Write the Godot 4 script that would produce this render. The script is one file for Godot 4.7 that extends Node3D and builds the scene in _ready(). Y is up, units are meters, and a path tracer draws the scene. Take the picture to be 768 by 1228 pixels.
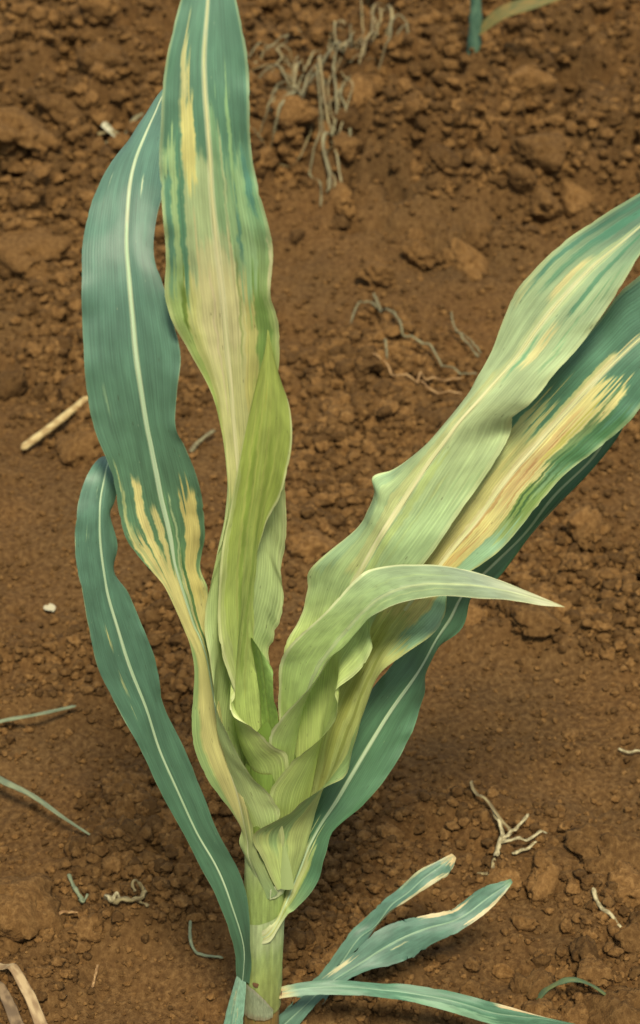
extends Node3D
# A young maize plant with streaked leaves on bare brown soil, seen from above at a slant. Metres, y up, the stalk stands at the origin.

# Leaf shapes, base to tip: each row is one cross-section, three points (far or left margin, midrib, near or right margin).
const LEFT_ARCHED := [[-.0131,.0684,.004,-.0096,.0753,.009,-.0048,.0754,.012],
	[-.0145,.0979,.005,-.0085,.1047,.008,-.0036,.1072,.014],
	[-.0232,.1433,.0069,-.0161,.1413,.0049,-.0046,.1438,.0089],
	[-.032,.1688,.0079,-.0237,.1675,.0029,-.0104,.168,.0049],
	[-.0415,.1991,.0095,-.0345,.1946,.0025,-.0219,.1959,.0025],
	[-.0534,.2327,.0114,-.0447,.2288,.0034,-.0315,.2294,.0004],
	[-.063,.2663,.013,-.054,.2626,.005,-.0407,.2615,0],
	[-.0739,.2965,.014,-.0601,.2956,.007,-.0505,.2932,.001],
	[-.0851,.3308,.0145,-.0679,.3272,.0085,-.0534,.3247,.0015],
	[-.0885,.3582,.0142,-.0733,.3561,.0092,-.0605,.3531,.0022],
	[-.0908,.3818,.0128,-.0772,.3777,.0088,-.0665,.3737,.0018],
	[-.0933,.3965,.0106,-.0787,.3932,.0076,-.0736,.3883,.0016],
	[-.0934,.4127,.0076,-.0797,.4102,.0056,-.0714,.406,-.0004],
	[-.0923,.4261,.0048,-.0795,.4247,.0028,-.0743,.4223,-.0032],
	[-.0909,.4346,-.0003,-.0789,.4339,-.0013,-.0719,.4295,-.0063],
	[-.0873,.4441,-.0062,-.0771,.4424,-.0072,-.0701,.4386,-.0122],
	[-.083,.448,-.0159,-.0758,.447,-.0159,-.0709,.4433,-.0199],
	[-.0792,.4452,-.0279,-.0747,.4442,-.0279,-.0707,.44,-.0319],
	[-.0748,.4329,-.043,-.0712,.4307,-.043,-.0688,.4261,-.045],
	[-.0681,.4062,-.06,-.0659,.4039,-.06,-.0636,.4017,-.06],
	[-.0636,.3798,-.072,-.0627,.3792,-.072,-.0617,.3786,-.072]]
const LEFT_BROAD := [[-.0013,.1556,.008,.0058,.1497,.012,.0141,.1563,.013],
	[-.005,.1774,.006,.001,.1679,.012,.0082,.1703,.0145],
	[-.0089,.1892,.004,-.0038,.1835,.011,.0034,.1859,.015],
	[-.0081,.2027,.004,-.0046,.1972,.009,.0002,.2033,.014],
	[-.0183,.2196,.002,-.0095,.2278,.006,-.003,.2211,.011],
	[-.0281,.2391,.001,-.0149,.2521,.004,-.0129,.238,-.001],
	[-.0344,.2602,0,-.0188,.2727,.002,-.0168,.2621,-.003],
	[-.0351,.2805,0,-.0208,.2907,.001,-.0188,.2834,-.004],
	[-.0335,.3004,0,-.0227,.3083,0,-.0207,.3031,-.005],
	[-.0322,.3213,.001,-.025,.3277,0,-.023,.3226,-.005],
	[-.034,.3382,.002,-.0283,.3414,0,-.0205,.3385,-.003],
	[-.0368,.3496,.003,-.0313,.3503,0,-.0217,.348,-.003],
	[-.0416,.3665,.0045,-.0345,.3652,.0005,-.0222,.3617,-.0035],
	[-.0465,.3817,.0058,-.0376,.3798,.0008,-.0232,.3746,-.0032],
	[-.0524,.3921,.0069,-.0403,.3935,.0009,-.0265,.3872,-.0031],
	[-.0603,.4052,.008,-.0416,.4081,.001,-.0241,.4032,-.002],
	[-.066,.4168,.008,-.0433,.4202,.001,-.0232,.4166,-.001],
	[-.0688,.433,.007,-.0458,.4354,.001,-.0235,.4327,.001],
	[-.0699,.4467,.0059,-.0478,.4514,.0009,-.0255,.4501,.0029],
	[-.0735,.4643,.0045,-.0498,.467,.0005,-.0314,.4699,.0035],
	[-.0792,.4823,.0027,-.0521,.4846,-.0003,-.0362,.4839,.0027],
	[-.0818,.4999,-.0003,-.054,.5037,-.0023,-.0347,.5035,.0007],
	[-.0826,.5203,-.0038,-.0559,.5217,-.0058,-.0324,.5219,-.0028],
	[-.0833,.5387,-.0104,-.0571,.5406,-.0114,-.036,.5394,-.0084],
	[-.0829,.5563,-.0182,-.0585,.5582,-.0192,-.0412,.5574,-.0162],
	[-.083,.5701,-.0286,-.0599,.572,-.0296,-.0458,.5678,-.0276],
	[-.0814,.5804,-.0413,-.0599,.5833,-.0423,-.0448,.5814,-.0403],
	[-.077,.5899,-.0561,-.0591,.5942,-.0571,-.0419,.5895,-.0551],
	[-.0701,.5989,-.0726,-.057,.6008,-.0736,-.041,.5946,-.0716],
	[-.0631,.6023,-.0914,-.0532,.6061,-.0914,-.0402,.6,-.0914],
	[-.0553,.6081,-.11,-.049,.6105,-.11,-.0403,.6028,-.11],
	[-.0474,.614,-.129,-.0437,.6159,-.129,-.0376,.6077,-.129],
	[-.0329,.6208,-.15,-.0306,.6208,-.15,-.0283,.6199,-.15]]
const UPRIGHT_STREAKED := [[.0171,.1679,.007,.0037,.1596,.002,.0097,.1659,-.006],
	[.018,.1926,.012,-.0001,.1779,.003,.0089,.1853,-.009],
	[.0172,.2151,.016,-.0028,.195,.003,.0081,.205,-.012],
	[.0154,.2299,.017,-.0101,.2262,.002,.0093,.2248,-.016],
	[.0078,.2431,.018,-.0164,.2559,.001,.01,.242,-.019],
	[-.0007,.2569,.019,-.0197,.2782,.001,.0112,.2614,-.019],
	[-.0114,.2766,.017,-.0187,.296,0,.0109,.2734,-.02],
	[-.0181,.2961,.015,-.0168,.3144,0,.0107,.2954,-.02],
	[-.021,.3127,.013,-.0126,.334,-.002,.0104,.3109,-.02],
	[-.0233,.3351,.011,-.0079,.3543,-.004,.0125,.3261,-.02],
	[-.0246,.3559,.009,-.0046,.3773,-.005,.0161,.3407,-.019],
	[-.0226,.3775,.007,-.0028,.4004,-.006,.0191,.3568,-.018],
	[-.0186,.3942,.005,-.0028,.4209,-.006,.0174,.3734,-.016],
	[-.0131,.4143,.002,-.0034,.4373,-.006,.0205,.3931,-.014],
	[-.01,.4341,-.001,-.0044,.4523,-.006,.0212,.4202,-.012],
	[-.0104,.4568,-.003,-.0054,.4681,-.006,.021,.4423,-.009],
	[-.0129,.479,-.0027,-.0063,.4849,-.0057,.0204,.4735,-.0057],
	[-.0167,.4988,-.002,-.0071,.5031,-.005,.0173,.5008,-.003],
	[-.0267,.5224,-.001,-.0084,.5227,-.004,.0189,.5255,0],
	[-.0346,.5406,0,-.0092,.5404,-.003,.0183,.545,.001],
	[-.0388,.5595,.0013,-.0099,.5579,-.0017,.0147,.5614,.0023],
	[-.0374,.5794,.0036,-.0114,.5797,-.0004,.0163,.584,.0036],
	[-.0374,.596,.0046,-.0125,.5963,.0006,.0148,.5982,.0046],
	[-.0381,.6184,.0046,-.0136,.6165,.0006,.0102,.6171,.0036],
	[-.0383,.6355,.0035,-.0139,.6337,-.0005,.0068,.6346,.0015],
	[-.037,.6514,.0005,-.0147,.6501,-.0025,.0058,.651,-.0005],
	[-.0357,.6678,-.003,-.0156,.6666,-.006,.006,.6665,-.004],
	[-.033,.6836,-.0084,-.0157,.6824,-.0114,.005,.6832,-.0094],
	[-.0275,.7034,-.0159,-.0139,.7023,-.0189,.0008,.703,-.0169],
	[-.0215,.72,-.026,-.0126,.7193,-.028,-.0038,.72,-.026],
	[-.0135,.7414,-.046,-.0119,.7422,-.046,-.0103,.7414,-.046]]
const YOUNG_LEFT := [[.0163,.1892,.004,.006,.182,0,.012,.1867,-.006],
	[.0192,.2272,.009,.0013,.2033,.001,.0114,.2177,-.009],
	[.0211,.2651,.016,0,.2406,.002,.0108,.2521,-.011],
	[.0141,.2771,.019,-.0055,.26,.002,.011,.2668,-.011],
	[.0066,.2864,.019,-.009,.2769,.001,.0092,.2787,-.012],
	[-.0014,.2932,.019,-.0106,.2948,0,.0073,.2886,-.013],
	[-.008,.2973,.018,-.0097,.3124,-.001,.0051,.301,-.013],
	[-.0118,.3022,.015,-.0074,.331,-.002,.0033,.3102,-.013],
	[-.0084,.3083,.012,-.0047,.3476,-.002,.0022,.3262,-.012],
	[-.0119,.3222,.012,-.0029,.3635,-.001,.0015,.3397,-.01],
	[-.0156,.3401,.012,-.0012,.3804,0,.0019,.356,-.008],
	[-.0173,.3644,.011,.0006,.398,.001,.0031,.373,-.007],
	[-.0163,.3876,.01,.0023,.4154,.002,.005,.3945,-.004],
	[-.0134,.4109,.009,.005,.4357,.003,.0096,.4184,0],
	[-.0089,.433,.007,.0075,.4549,.003,.0171,.4363,.004],
	[-.0043,.4584,.006,.0096,.4748,.003,.0218,.4564,.007],
	[.0006,.4837,.005,.0116,.4942,.003,.025,.4769,.008],
	[.0067,.5109,.004,.0128,.5137,.002,.0239,.4961,.006],
	[.0103,.5236,.002,.0133,.526,.001,.0192,.5124,.004],
	[.0122,.5338,.001,.013,.5352,0,.0155,.5266,.002],
	[.0126,.5405,-.001,.0129,.541,-.001,.0131,.54,-.001]]
const INNER_SPIKE := [[.0063,.2655,.001,.0102,.2636,.001,.0157,.2729,.006],
	[.0054,.279,-.004,.0095,.2824,0,.0155,.2898,.006],
	[.0046,.2926,-.008,.0078,.3002,-.001,.0132,.3022,.006],
	[.0028,.3069,-.011,.0065,.3159,-.002,.0129,.3152,.004],
	[.0007,.3232,-.012,.0044,.3302,-.003,.0119,.3205,0],
	[-.0001,.333,-.011,.0011,.337,-.005,.0025,.3334,-.005]]
const YOUNG_ARCHED := [[.0143,.2079,-.005,.0204,.2049,-.001,.0126,.2174,.004],
	[.0146,.236,-.007,.0226,.2271,0,.0116,.25,.009],
	[.0149,.2626,-.007,.0238,.2536,.002,.0103,.2814,.016],
	[.0151,.2774,-.009,.0269,.2777,.002,.0172,.299,.02],
	[.0153,.2983,-.0086,.0309,.3007,.0034,.0277,.3139,.0204],
	[.016,.3165,-.0066,.0371,.3224,.0054,.0371,.3269,.0194],
	[.0196,.3304,-.002,.0432,.3364,.008,.0427,.3397,.019],
	[.0273,.3439,.0017,.0506,.3502,.0107,.0524,.3509,.0207],
	[.0353,.3544,.0039,.057,.3612,.0129,.0605,.3642,.0229],
	[.0427,.3646,.0059,.0633,.3713,.0149,.0663,.375,.0259],
	[.0515,.3757,.0046,.0705,.3806,.0166,.0742,.3827,.0286],
	[.0597,.3847,.0028,.0785,.3871,.0178,.0826,.3896,.0318],
	[.0675,.3891,.0003,.0866,.3916,.0193,.0939,.3962,.0363],
	[.0834,.3938,.0022,.099,.3959,.0222,.1078,.4002,.0402],
	[.1027,.3984,.0094,.1149,.3984,.0264,.1232,.4007,.0424],
	[.1174,.4023,.0188,.1275,.4,.0308,.1356,.3999,.0428],
	[.1339,.4026,.0276,.1407,.3994,.0346,.1469,.3974,.0416],
	[.1491,.4003,.035,.1539,.3975,.038,.1573,.3947,.041],
	[.1694,.3942,.041,.1698,.3939,.041,.1703,.3936,.041]]
const RIGHT_UPPER := [[.0196,.1789,-.007,.0252,.1707,-.001,.0103,.1852,.007],
	[.0199,.2168,-.01,.0304,.2024,0,.0087,.2134,.012],
	[.0201,.2456,-.011,.0345,.2308,.002,.0107,.2418,.018],
	[.0178,.2648,-.015,.0375,.2549,.002,.0222,.2658,.022],
	[.0169,.2792,-.0206,.0404,.2744,-.002,.0338,.2814,.024],
	[.0164,.2912,-.0252,.0424,.2916,-.007,.0456,.2968,.024],
	[.0175,.3015,-.028,.0443,.3077,-.01,.0503,.31,.023],
	[.0205,.3146,-.0294,.0462,.3256,-.012,.0479,.3188,.019],
	[.0254,.3277,-.0298,.0485,.3385,-.014,.0582,.3274,.017],
	[.0289,.338,-.0298,.0509,.3472,-.015,.0656,.3353,.015],
	[.0313,.3508,-.0294,.0536,.3578,-.015,.0693,.3436,.012],
	[.0323,.3643,-.0286,.0582,.3702,-.014,.0679,.3515,.007],
	[.0399,.3768,-.0274,.0637,.3832,-.012,.0729,.362,.004],
	[.0586,.3971,-.0262,.0695,.3969,-.011,.0843,.3761,.002],
	[.0659,.4114,-.025,.0743,.4084,-.009,.0967,.3937,.002],
	[.0694,.4236,-.025,.0792,.4171,-.01,.1063,.4097,.001],
	[.0688,.4328,-.027,.0841,.4258,-.011,.1147,.4235,-.003],
	[.0794,.4365,-.028,.0906,.4376,-.012,.1266,.4401,-.009],
	[.091,.4469,-.027,.0984,.451,-.013,.1367,.4545,-.015],
	[.101,.4588,-.026,.1066,.4636,-.014,.1423,.4658,-.019],
	[.1096,.4721,-.025,.1138,.4751,-.015,.1429,.4794,-.013],
	[.1172,.4841,-.025,.1236,.4879,-.016,.1519,.4917,-.008],
	[.1243,.4975,-.026,.1329,.4996,-.018,.162,.5073,-.009],
	[.1303,.5127,-.027,.143,.5121,-.02,.1738,.5227,-.011],
	[.1364,.5326,-.028,.1532,.5284,-.022,.184,.5388,-.013],
	[.1426,.5483,-.029,.1645,.5441,-.024,.1929,.5547,-.015],
	[.1627,.5713,-.032,.1804,.5623,-.027,.2025,.5721,-.019],
	[.1816,.5854,-.034,.1967,.5765,-.03,.213,.5893,-.023],
	[.2024,.5984,-.036,.2121,.5906,-.033,.2227,.6036,-.027],
	[.2318,.6159,-.04,.2365,.6113,-.04,.239,.6168,-.038],
	[.2569,.6269,-.046,.2574,.6264,-.046,.2577,.6269,-.046]]
const RIGHT_SCORCHED := [[.0168,.1522,-.002,.0231,.1579,.006,.0136,.1577,.013],
	[.0184,.1691,-.01,.0294,.181,.004,.0045,.1882,.016],
	[.0177,.2043,-.015,.0345,.2042,.002,.0004,.2106,.019],
	[.0198,.2204,-.021,.04,.2267,.001,.021,.2319,.025],
	[.0224,.2368,-.025,.0459,.2486,0,.0414,.2533,.028],
	[.0275,.2556,-.026,.0511,.271,0,.0548,.2654,.028],
	[.035,.2748,-.026,.0569,.289,-.001,.0604,.2846,.022],
	[.0424,.2929,-.027,.0634,.309,-.003,.0646,.3004,.018],
	[.0497,.3108,-.028,.0718,.3286,-.005,.0733,.3256,.014],
	[.059,.3375,-.0169,.081,.345,-.007,.088,.3395,.012],
	[.0683,.353,-.016,.0896,.3602,-.007,.1013,.3516,.011],
	[.0776,.3661,-.0181,.0979,.3708,-.01,.1092,.3615,.004],
	[.0845,.3794,-.0198,.1065,.3824,-.013,.1124,.3746,-.004],
	[.0935,.3957,-.0209,.1159,.3958,-.015,.1277,.3876,-.005],
	[.1046,.4143,-.0224,.1257,.409,-.017,.1411,.3997,-.007],
	[.1155,.4326,-.0239,.1348,.4237,-.019,.1562,.421,-.01],
	[.1263,.4502,-.026,.1451,.4394,-.021,.1707,.4408,-.013],
	[.1392,.4679,-.0275,.158,.4564,-.023,.187,.4556,-.015],
	[.1542,.4851,-.0295,.1723,.4752,-.025,.1998,.4675,-.017],
	[.1687,.5048,-.0311,.1869,.4933,-.027,.2113,.482,-.019],
	[.1859,.5221,-.038,.1991,.5064,-.03,.2201,.4972,-.022],
	[.1967,.5395,-.04,.2093,.5158,-.033,.2305,.5082,-.025],
	[.2083,.5498,-.042,.2229,.5262,-.036,.2408,.5211,-.029],
	[.2365,.5768,-.044,.2427,.5542,-.041,.2569,.5465,-.037],
	[.272,.5748,-.048,.2725,.5743,-.048,.273,.5738,-.048]]
const RIGHT_TWISTED := [[-.0014,.1201,.0088,-.0018,.1141,.0086,-.0022,.1082,.0086],
	[.0028,.1228,.0129,.003,.1167,.0126,.0032,.1116,.0126],
	[.0076,.1276,.0134,.008,.1212,.0134,.009,.1158,.0138],
	[.0121,.1317,.0075,.0132,.1293,.0115,.0142,.1259,.0131],
	[.0167,.1392,-.003,.0174,.1394,.008,.02,.1373,.013],
	[.0198,.1525,-.009,.02,.1449,.005,.0256,.1419,.012],
	[.022,.1691,-.01,.0262,.1624,.002,.0364,.1583,.01],
	[.0252,.1897,-.0101,.0324,.1812,-.0001,.0425,.1805,.0079],
	[.0324,.2131,-.0104,.0395,.1968,-.0024,.047,.1979,.0046],
	[.0425,.239,-.0111,.049,.2132,-.0051,.0654,.2166,.0009],
	[.0523,.2589,-.0144,.0584,.2315,-.0084,.0792,.2331,-.0044],
	[.0631,.2779,-.0184,.0701,.2541,-.0124,.091,.2522,-.0124],
	[.0742,.2929,-.0231,.0817,.2745,-.0171,.0974,.2661,-.0211],
	[.0834,.3054,-.027,.0928,.2907,-.022,.1013,.277,-.028],
	[.09,.3193,-.0289,.1001,.3011,-.0269,.102,.2915,-.0319],
	[.0953,.3358,-.0286,.1077,.3153,-.0316,.1081,.3073,-.0356],
	[.1017,.3503,-.03,.1158,.3279,-.036,.123,.3203,-.038],
	[.1102,.3604,-.034,.1232,.343,-.04,.1281,.3418,-.04],
	[.1243,.3737,-.04,.1386,.3592,-.044,.1422,.3517,-.042],
	[.1397,.3898,-.046,.1571,.3798,-.048,.166,.3929,-.044],
	[.1578,.4143,-.052,.1727,.403,-.052,.1882,.4181,-.047],
	[.1782,.4366,-.058,.1937,.4268,-.056,.2058,.4438,-.051],
	[.1965,.4602,-.0624,.2064,.4505,-.0604,.2152,.4654,-.0554],
	[.2127,.4842,-.067,.2225,.4748,-.065,.2307,.4818,-.062],
	[.2532,.506,-.075,.2537,.5055,-.075,.2542,.505,-.075]]
const LOW_PALE_TIPPED := [[.009,.0076,-.014,.0135,.0019,-.014,.018,-.0057,-.014],
	[.0163,.0127,-.024,.0229,.0074,-.022,.0307,.0039,-.02],
	[.0284,.0218,-.033,.0356,.0194,-.03,.0441,.0189,-.027],
	[.0429,.0354,-.041,.0494,.033,-.038,.0559,.0343,-.035],
	[.0585,.0544,-.052,.0643,.053,-.048,.0714,.057,-.045],
	[.0695,.0633,-.058,.076,.06,-.054,.0841,.0748,-.051],
	[.0792,.0721,-.063,.0869,.0742,-.059,.0945,.0781,-.056],
	[.0915,.0803,-.068,.0979,.0807,-.064,.1062,.0836,-.061],
	[.1038,.0919,-.072,.1089,.0895,-.069,.1154,.087,-.066],
	[.1161,.0968,-.076,.12,.0952,-.074,.1253,.0891,-.072],
	[.1265,.1003,-.08,.1285,.0985,-.08,.1299,.0959,-.08]]
const LOW_RAGGED := [[.0094,.0211,-.009,.0143,.0134,-.008,.0216,.0073,-.007],
	[.026,.0311,-.017,.0296,.0273,-.014,.0346,.0271,-.011],
	[.0413,.0439,-.024,.0449,.0412,-.02,.0498,.042,-.016],
	[.0574,.0543,-.032,.0635,.0508,-.027,.0707,.0499,-.023],
	[.0749,.0683,-.04,.081,.059,-.034,.0872,.0486,-.029],
	[.0904,.0729,-.046,.0953,.0635,-.04,.1016,.0497,-.035],
	[.1059,.0718,-.052,.1108,.0659,-.046,.1158,.0564,-.041],
	[.1192,.0714,-.056,.1253,.0662,-.051,.1302,.0609,-.046],
	[.1281,.0698,-.061,.1365,.0688,-.056,.1437,.0668,-.052],
	[.1447,.0838,-.065,.1497,.0776,-.061,.1546,.0737,-.058],
	[.1583,.0864,-.068,.1608,.0833,-.066,.1632,.0818,-.064],
	[.1658,.0871,-.07,.1665,.0855,-.07,.1672,.0838,-.07]]
const LOW_SPREADING := [[.0096,.0611,.003,.0101,.0577,.004,.0107,.0546,.006],
	[.0212,.0625,0,.0224,.0594,.002,.0248,.0565,.005],
	[.0371,.0624,-.003,.0389,.0596,0,.0433,.0568,.004],
	[.0597,.0603,-.005,.0609,.0596,0,.0645,.0571,.005],
	[.0775,.0591,-.004,.078,.0583,.001,.0803,.0569,.007],
	[.0923,.0596,-.003,.0935,.0571,.002,.0964,.0548,.008],
	[.1175,.0566,-.001,.1186,.0531,.004,.121,.0471,.009],
	[.1336,.0535,.001,.1347,.0492,.006,.1373,.0411,.01],
	[.1496,.0507,.004,.1508,.0444,.008,.1547,.0361,.011],
	[.1682,.0466,.007,.17,.0428,.01,.1728,.0343,.012],
	[.1814,.045,.011,.1827,.0434,.012,.1853,.0392,.013],
	[.2029,.0411,.014,.2035,.0402,.014,.2042,.0393,.014]]
const LOW_DROOPING := [[-.0124,.079,.004,-.0108,.0785,.005,-.008,.0787,.008],
	[-.0157,.0675,.006,-.0119,.0707,.009,-.007,.0724,.012],
	[-.0191,.0551,.01,-.0141,.0594,.014,-.0081,.0612,.017],
	[-.0224,.0417,.016,-.0163,.0461,.02,-.0097,.0506,.024],
	[-.0246,.0258,.024,-.0186,.0292,.027,-.0131,.0326,.03],
	[-.0214,.0125,.033,-.0209,.0117,.033,-.0204,.0109,.033]]
const STRAW_STICK := [[[-.247,-.747,.004], [-.218,-.777,.007], [-.188,-.814,.01]]]
const THIN_TWIG := [[[-.084,-.73,.003], [-.076,-.748,.006], [-.062,-.768,.009]]]
const CUT_GRASS_BLADE := [[[-.23,-.313,.006], [-.211,-.319,.01], [-.182,-.322,.014], [-.153,-.337,.01]]]
const GREEN_GRASS_BLADE := [[[-.228,-.259,.02], [-.2,-.236,.018], [-.173,-.219,.014], [-.147,-.198,.008], [-.122,-.18,.002]]]
const CURVED_STEM := [[[-.051,-.108,.003], [-.05,-.09,.005], [-.044,-.079,.004], [-.027,-.076,.003]]]
const ROOT_TWIG := [[[-.166,-.093,.002], [-.155,-.107,.006], [-.143,-.117,.008], [-.13,-.122,.004]]]
const SHORT_STEM := [[[.232,-.131,.004], [.237,-.114,.006], [.25,-.096,.004]]]
const ARCHED_BLADE := [[[.182,-.032,0], [.19,-.035,.012], [.204,-.036,.022], [.218,-.036,.02], [.238,-.034,.006], [.249,-.031,.002]]]
const EDGE_STRAW := [[[.272,-.303,.003], [.279,-.297,.005], [.292,-.294,.004]]]
const SMALL_STRAW := [[[-.115,-.054,.002], [-.114,-.064,.004], [-.113,-.075,.003]]]
const UPPER_WEED := [[[.047,-1.226,.004], [.051,-1.246,.01], [.043,-1.269,.014], [.051,-1.295,.022], [.059,-1.335,.028], [.055,-1.369,.034], [.065,-1.409,.038]],
	[[.112,-1.499,.01], [.129,-1.544,.018], [.122,-1.587,.026], [.106,-1.552,.026], [.103,-1.496,.022], [.086,-1.453,.024], [.066,-1.432,.028], [.055,-1.424,.03]],
	[[.059,-1.424,.03], [.068,-1.458,.034], [.058,-1.495,.036], [.06,-1.515,.036], [.072,-1.515,.034]],
	[[.053,-1.405,.03], [.028,-1.359,.024], [.008,-1.321,.016], [-.013,-1.29,.01], [-.03,-1.288,.006], [-.045,-1.288,.004]],
	[[.055,-1.412,.028], [.039,-1.377,.024], [.045,-1.331,.02], [.055,-1.305,.016], [.051,-1.28,.012]],
	[[-.044,-1.391,.006], [-.014,-1.403,.012], [.006,-1.377,.016], [.028,-1.396,.018], [.047,-1.416,.026]],
	[[-.043,-1.422,.004], [-.029,-1.447,.01], [-.015,-1.434,.01], [-.003,-1.418,.01]],
	[[.008,-1.377,.014], [.013,-1.42,.022], [.027,-1.466,.028], [.039,-1.499,.03]],
	[[-.028,-1.455,.006], [-.013,-1.465,.014], [.001,-1.474,.018]],
	[[-.003,-1.304,.006], [.012,-1.334,.012], [.024,-1.373,.018]],
	[[.067,-1.301,.008], [.075,-1.324,.014], [.063,-1.352,.018], [.077,-1.396,.024]]]
const MIDDLE_WEED := [[[.097,-1.03,.01], [.104,-.988,.014], [.121,-.941,.016], [.127,-.93,.012], [.149,-.916,.012], [.163,-.89,.014], [.184,-.867,.014], [.197,-.864,.012]],
	[[.105,-.998,.012], [.089,-1.007,.012], [.078,-.998,.01], [.071,-.976,.008]],
	[[.078,-.884,.008], [.097,-.881,.012], [.107,-.877,.014], [.116,-.857,.016], [.136,-.851,.012], [.152,-.841,.01], [.182,-.839,.01]],
	[[.107,-.879,.013], [.106,-.897,.016], [.104,-.909,.016]],
	[[.204,-.919,.008], [.191,-.935,.012], [.181,-.945,.014], [.177,-.957,.016], [.177,-.976,.018]],
	[[.136,-.848,.012], [.141,-.857,.016], [.146,-.858,.012], [.162,-.867,.012], [.184,-.866,.012]],
	[[.181,-.945,.013], [.197,-.941,.01], [.206,-.929,.008]]]
const UPROOTED_WEED := [[[.166,-.166,.003], [.169,-.178,.008], [.173,-.192,.01], [.17,-.205,.01], [.166,-.215,.008]],
	[[.171,-.184,.009], [.179,-.195,.01], [.166,-.212,.012], [.153,-.23,.01], [.153,-.238,.01]],
	[[.172,-.182,.009], [.178,-.19,.012], [.186,-.196,.014], [.193,-.207,.012]],
	[[.171,-.179,.009], [.182,-.177,.012], [.194,-.181,.012], [.205,-.189,.008]],
	[[.178,-.168,.003], [.187,-.175,.005], [.197,-.182,.006]],
	[[.165,-.164,.002], [.162,-.153,.002], [.154,-.155,.002], [.151,-.158,.003]]]
const CRUMPLED_WEED := [[[-.11,-.122,.004], [-.103,-.113,.008], [-.096,-.111,.008], [-.089,-.112,.006], [-.085,-.114,.008], [-.083,-.12,.01], [-.087,-.121,.014], [-.091,-.118,.012], [-.089,-.116,.008]],
	[[-.111,-.123,.006], [-.106,-.114,.01], [-.102,-.117,.01], [-.1,-.113,.006]],
	[[-.09,-.113,.006], [-.083,-.112,.004], [-.08,-.11,.002]]]
const PALE_CURL := [[[-.14,-.15,.003], [-.136,-.141,.006], [-.13,-.132,.008], [-.128,-.129,.006], [-.125,-.135,.005]],
	[[-.131,-.133,.006], [-.129,-.131,.003]]]
const SEEDLING_STEM := [[[.226,-1.463,0], [.218,-1.387,.06], [.211,-1.299,.13]]]
const CLODS := [[.033, -.562, .0471, .62, "large rounded soil clod behind the maize, between the upright leaves and the right-hand leaves"],
	[-.173, -.117, .0645, .62, "biggest soil clod, at the left edge above the dry husk"],
	[-.176, -.095, .0266, .75, "dark round soil clod tucked below the biggest clod at the left edge"],
	[-.283, -1.107, .088, .5, "broad flat slab of soil at the left edge beside the tall left leaf"],
	[.091, -.195, .0208, .72, "rounded soil clod alone on bare soil right of the maize base"],
	[.276, -.594, .0389, .7, "soil clod on the crumbly band right of the broad right-hand leaves"],
	[-.102, -.211, .0272, .8, "tall soil clod rising from the crumb patch beside the left arching leaf"],
	[-.11, -.239, .0126, .8, "small pale clod just above the tall clod in the crumb patch"],
	[-.123, -.1, .0209, .72, "dark oval soil clod below the pale curl of weed"],
	[.201, -.149, .0323, .72, "blocky soil clod under the uprooted pale weed"],
	[.26, -.138, .0356, .7, "big soil clod at the right edge beyond the short pale stem"],
	[.256, -.172, .0545, .55, "wide soil lump at the right edge above a dark hollow"],
	[.239, -.111, .014, .75, "smooth small clod just below the short pale stem"],
	[.256, -.085, .0253, .8, "soil clod at the right edge in the lower corner"],
	[.24, -.025, .05, .7, "large soil clod in the lower right corner by the arched blade"],
	[.208, -.024, .0244, .6, "flat soil clod under the arched green blade"],
	[.175, -.047, .0169, .7, "pale clod beside the tip of the low spreading leaf"],
	[.141, -.044, .0157, .9, "upright dark clod behind the low spreading leaf"],
	[.218, -1.167, .028, .85, "pale soil clod on the edge of the far bank, clear of the plant"],
	[.295, -1.204, .0547, .7, "blocky soil clod leaning on another at the far bank"],
	[.329, -1.222, .0474, .75, "tilted blocky soil clod at the far bank above the right-hand leaves"],
	[.101, -1.091, .0274, .7, "soil clod on the smooth slope above the dry mid-field weed"],
	[-.187, -.735, .0478, .7, "soil clod beside the pale straw stick"],
	[-.223, -1.441, .0708, .7, "soil lump behind the tall left leaf near the upper left corner"],
	[.006, -1.305, .0427, .7, "round soil clod half hidden in a dark gap below the upper dry weed"],
	[.08, -1.383, .0497, .65, "soil lump right of the upper dry weed"],
	[-.054, -.311, .017, .8, "soil clod peeping out behind the left arching leaf"],
	[.324, -1.047, .036, .7, "soil clod behind the upper right-hand leaf"],
	[-.033, -.189, .0183, .8, "soil clod between the left arching leaf and the stalk"],
	[.072, -.097, .0151, .8, "small soil clod between the two low ragged leaves"],
	[.163, -.463, .0309, .6, "flat soil lump beyond the drooping tip of the young arched leaf"],
	[.218, -.445, .0349, .55, "soil lump in the crumbly band below the pointed leaf tip"],
	[.237, -.321, .0144, .6, "small flat clod on smooth soil at the right"],
	[.077, -.811, .028, .7, "soil clod in the crumbs below the dry mid-field weed"],
	[-.312, -1.29, .0773, .6, "soil lump at the left edge of the far bank"]]

var rng := RandomNumberGenerator.new()
var taken := {}
var swell := FastNoiseLite.new()
var lump := FastNoiseLite.new()
var fine := FastNoiseLite.new()
var cell_big := FastNoiseLite.new()
var cell_mid := FastNoiseLite.new()
var cell_small := FastNoiseLite.new()
var jitter := FastNoiseLite.new()
var soil_mat: StandardMaterial3D
var vein_map: ImageTexture
var clod_meshes := []
var crumb_meshes := []

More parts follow.
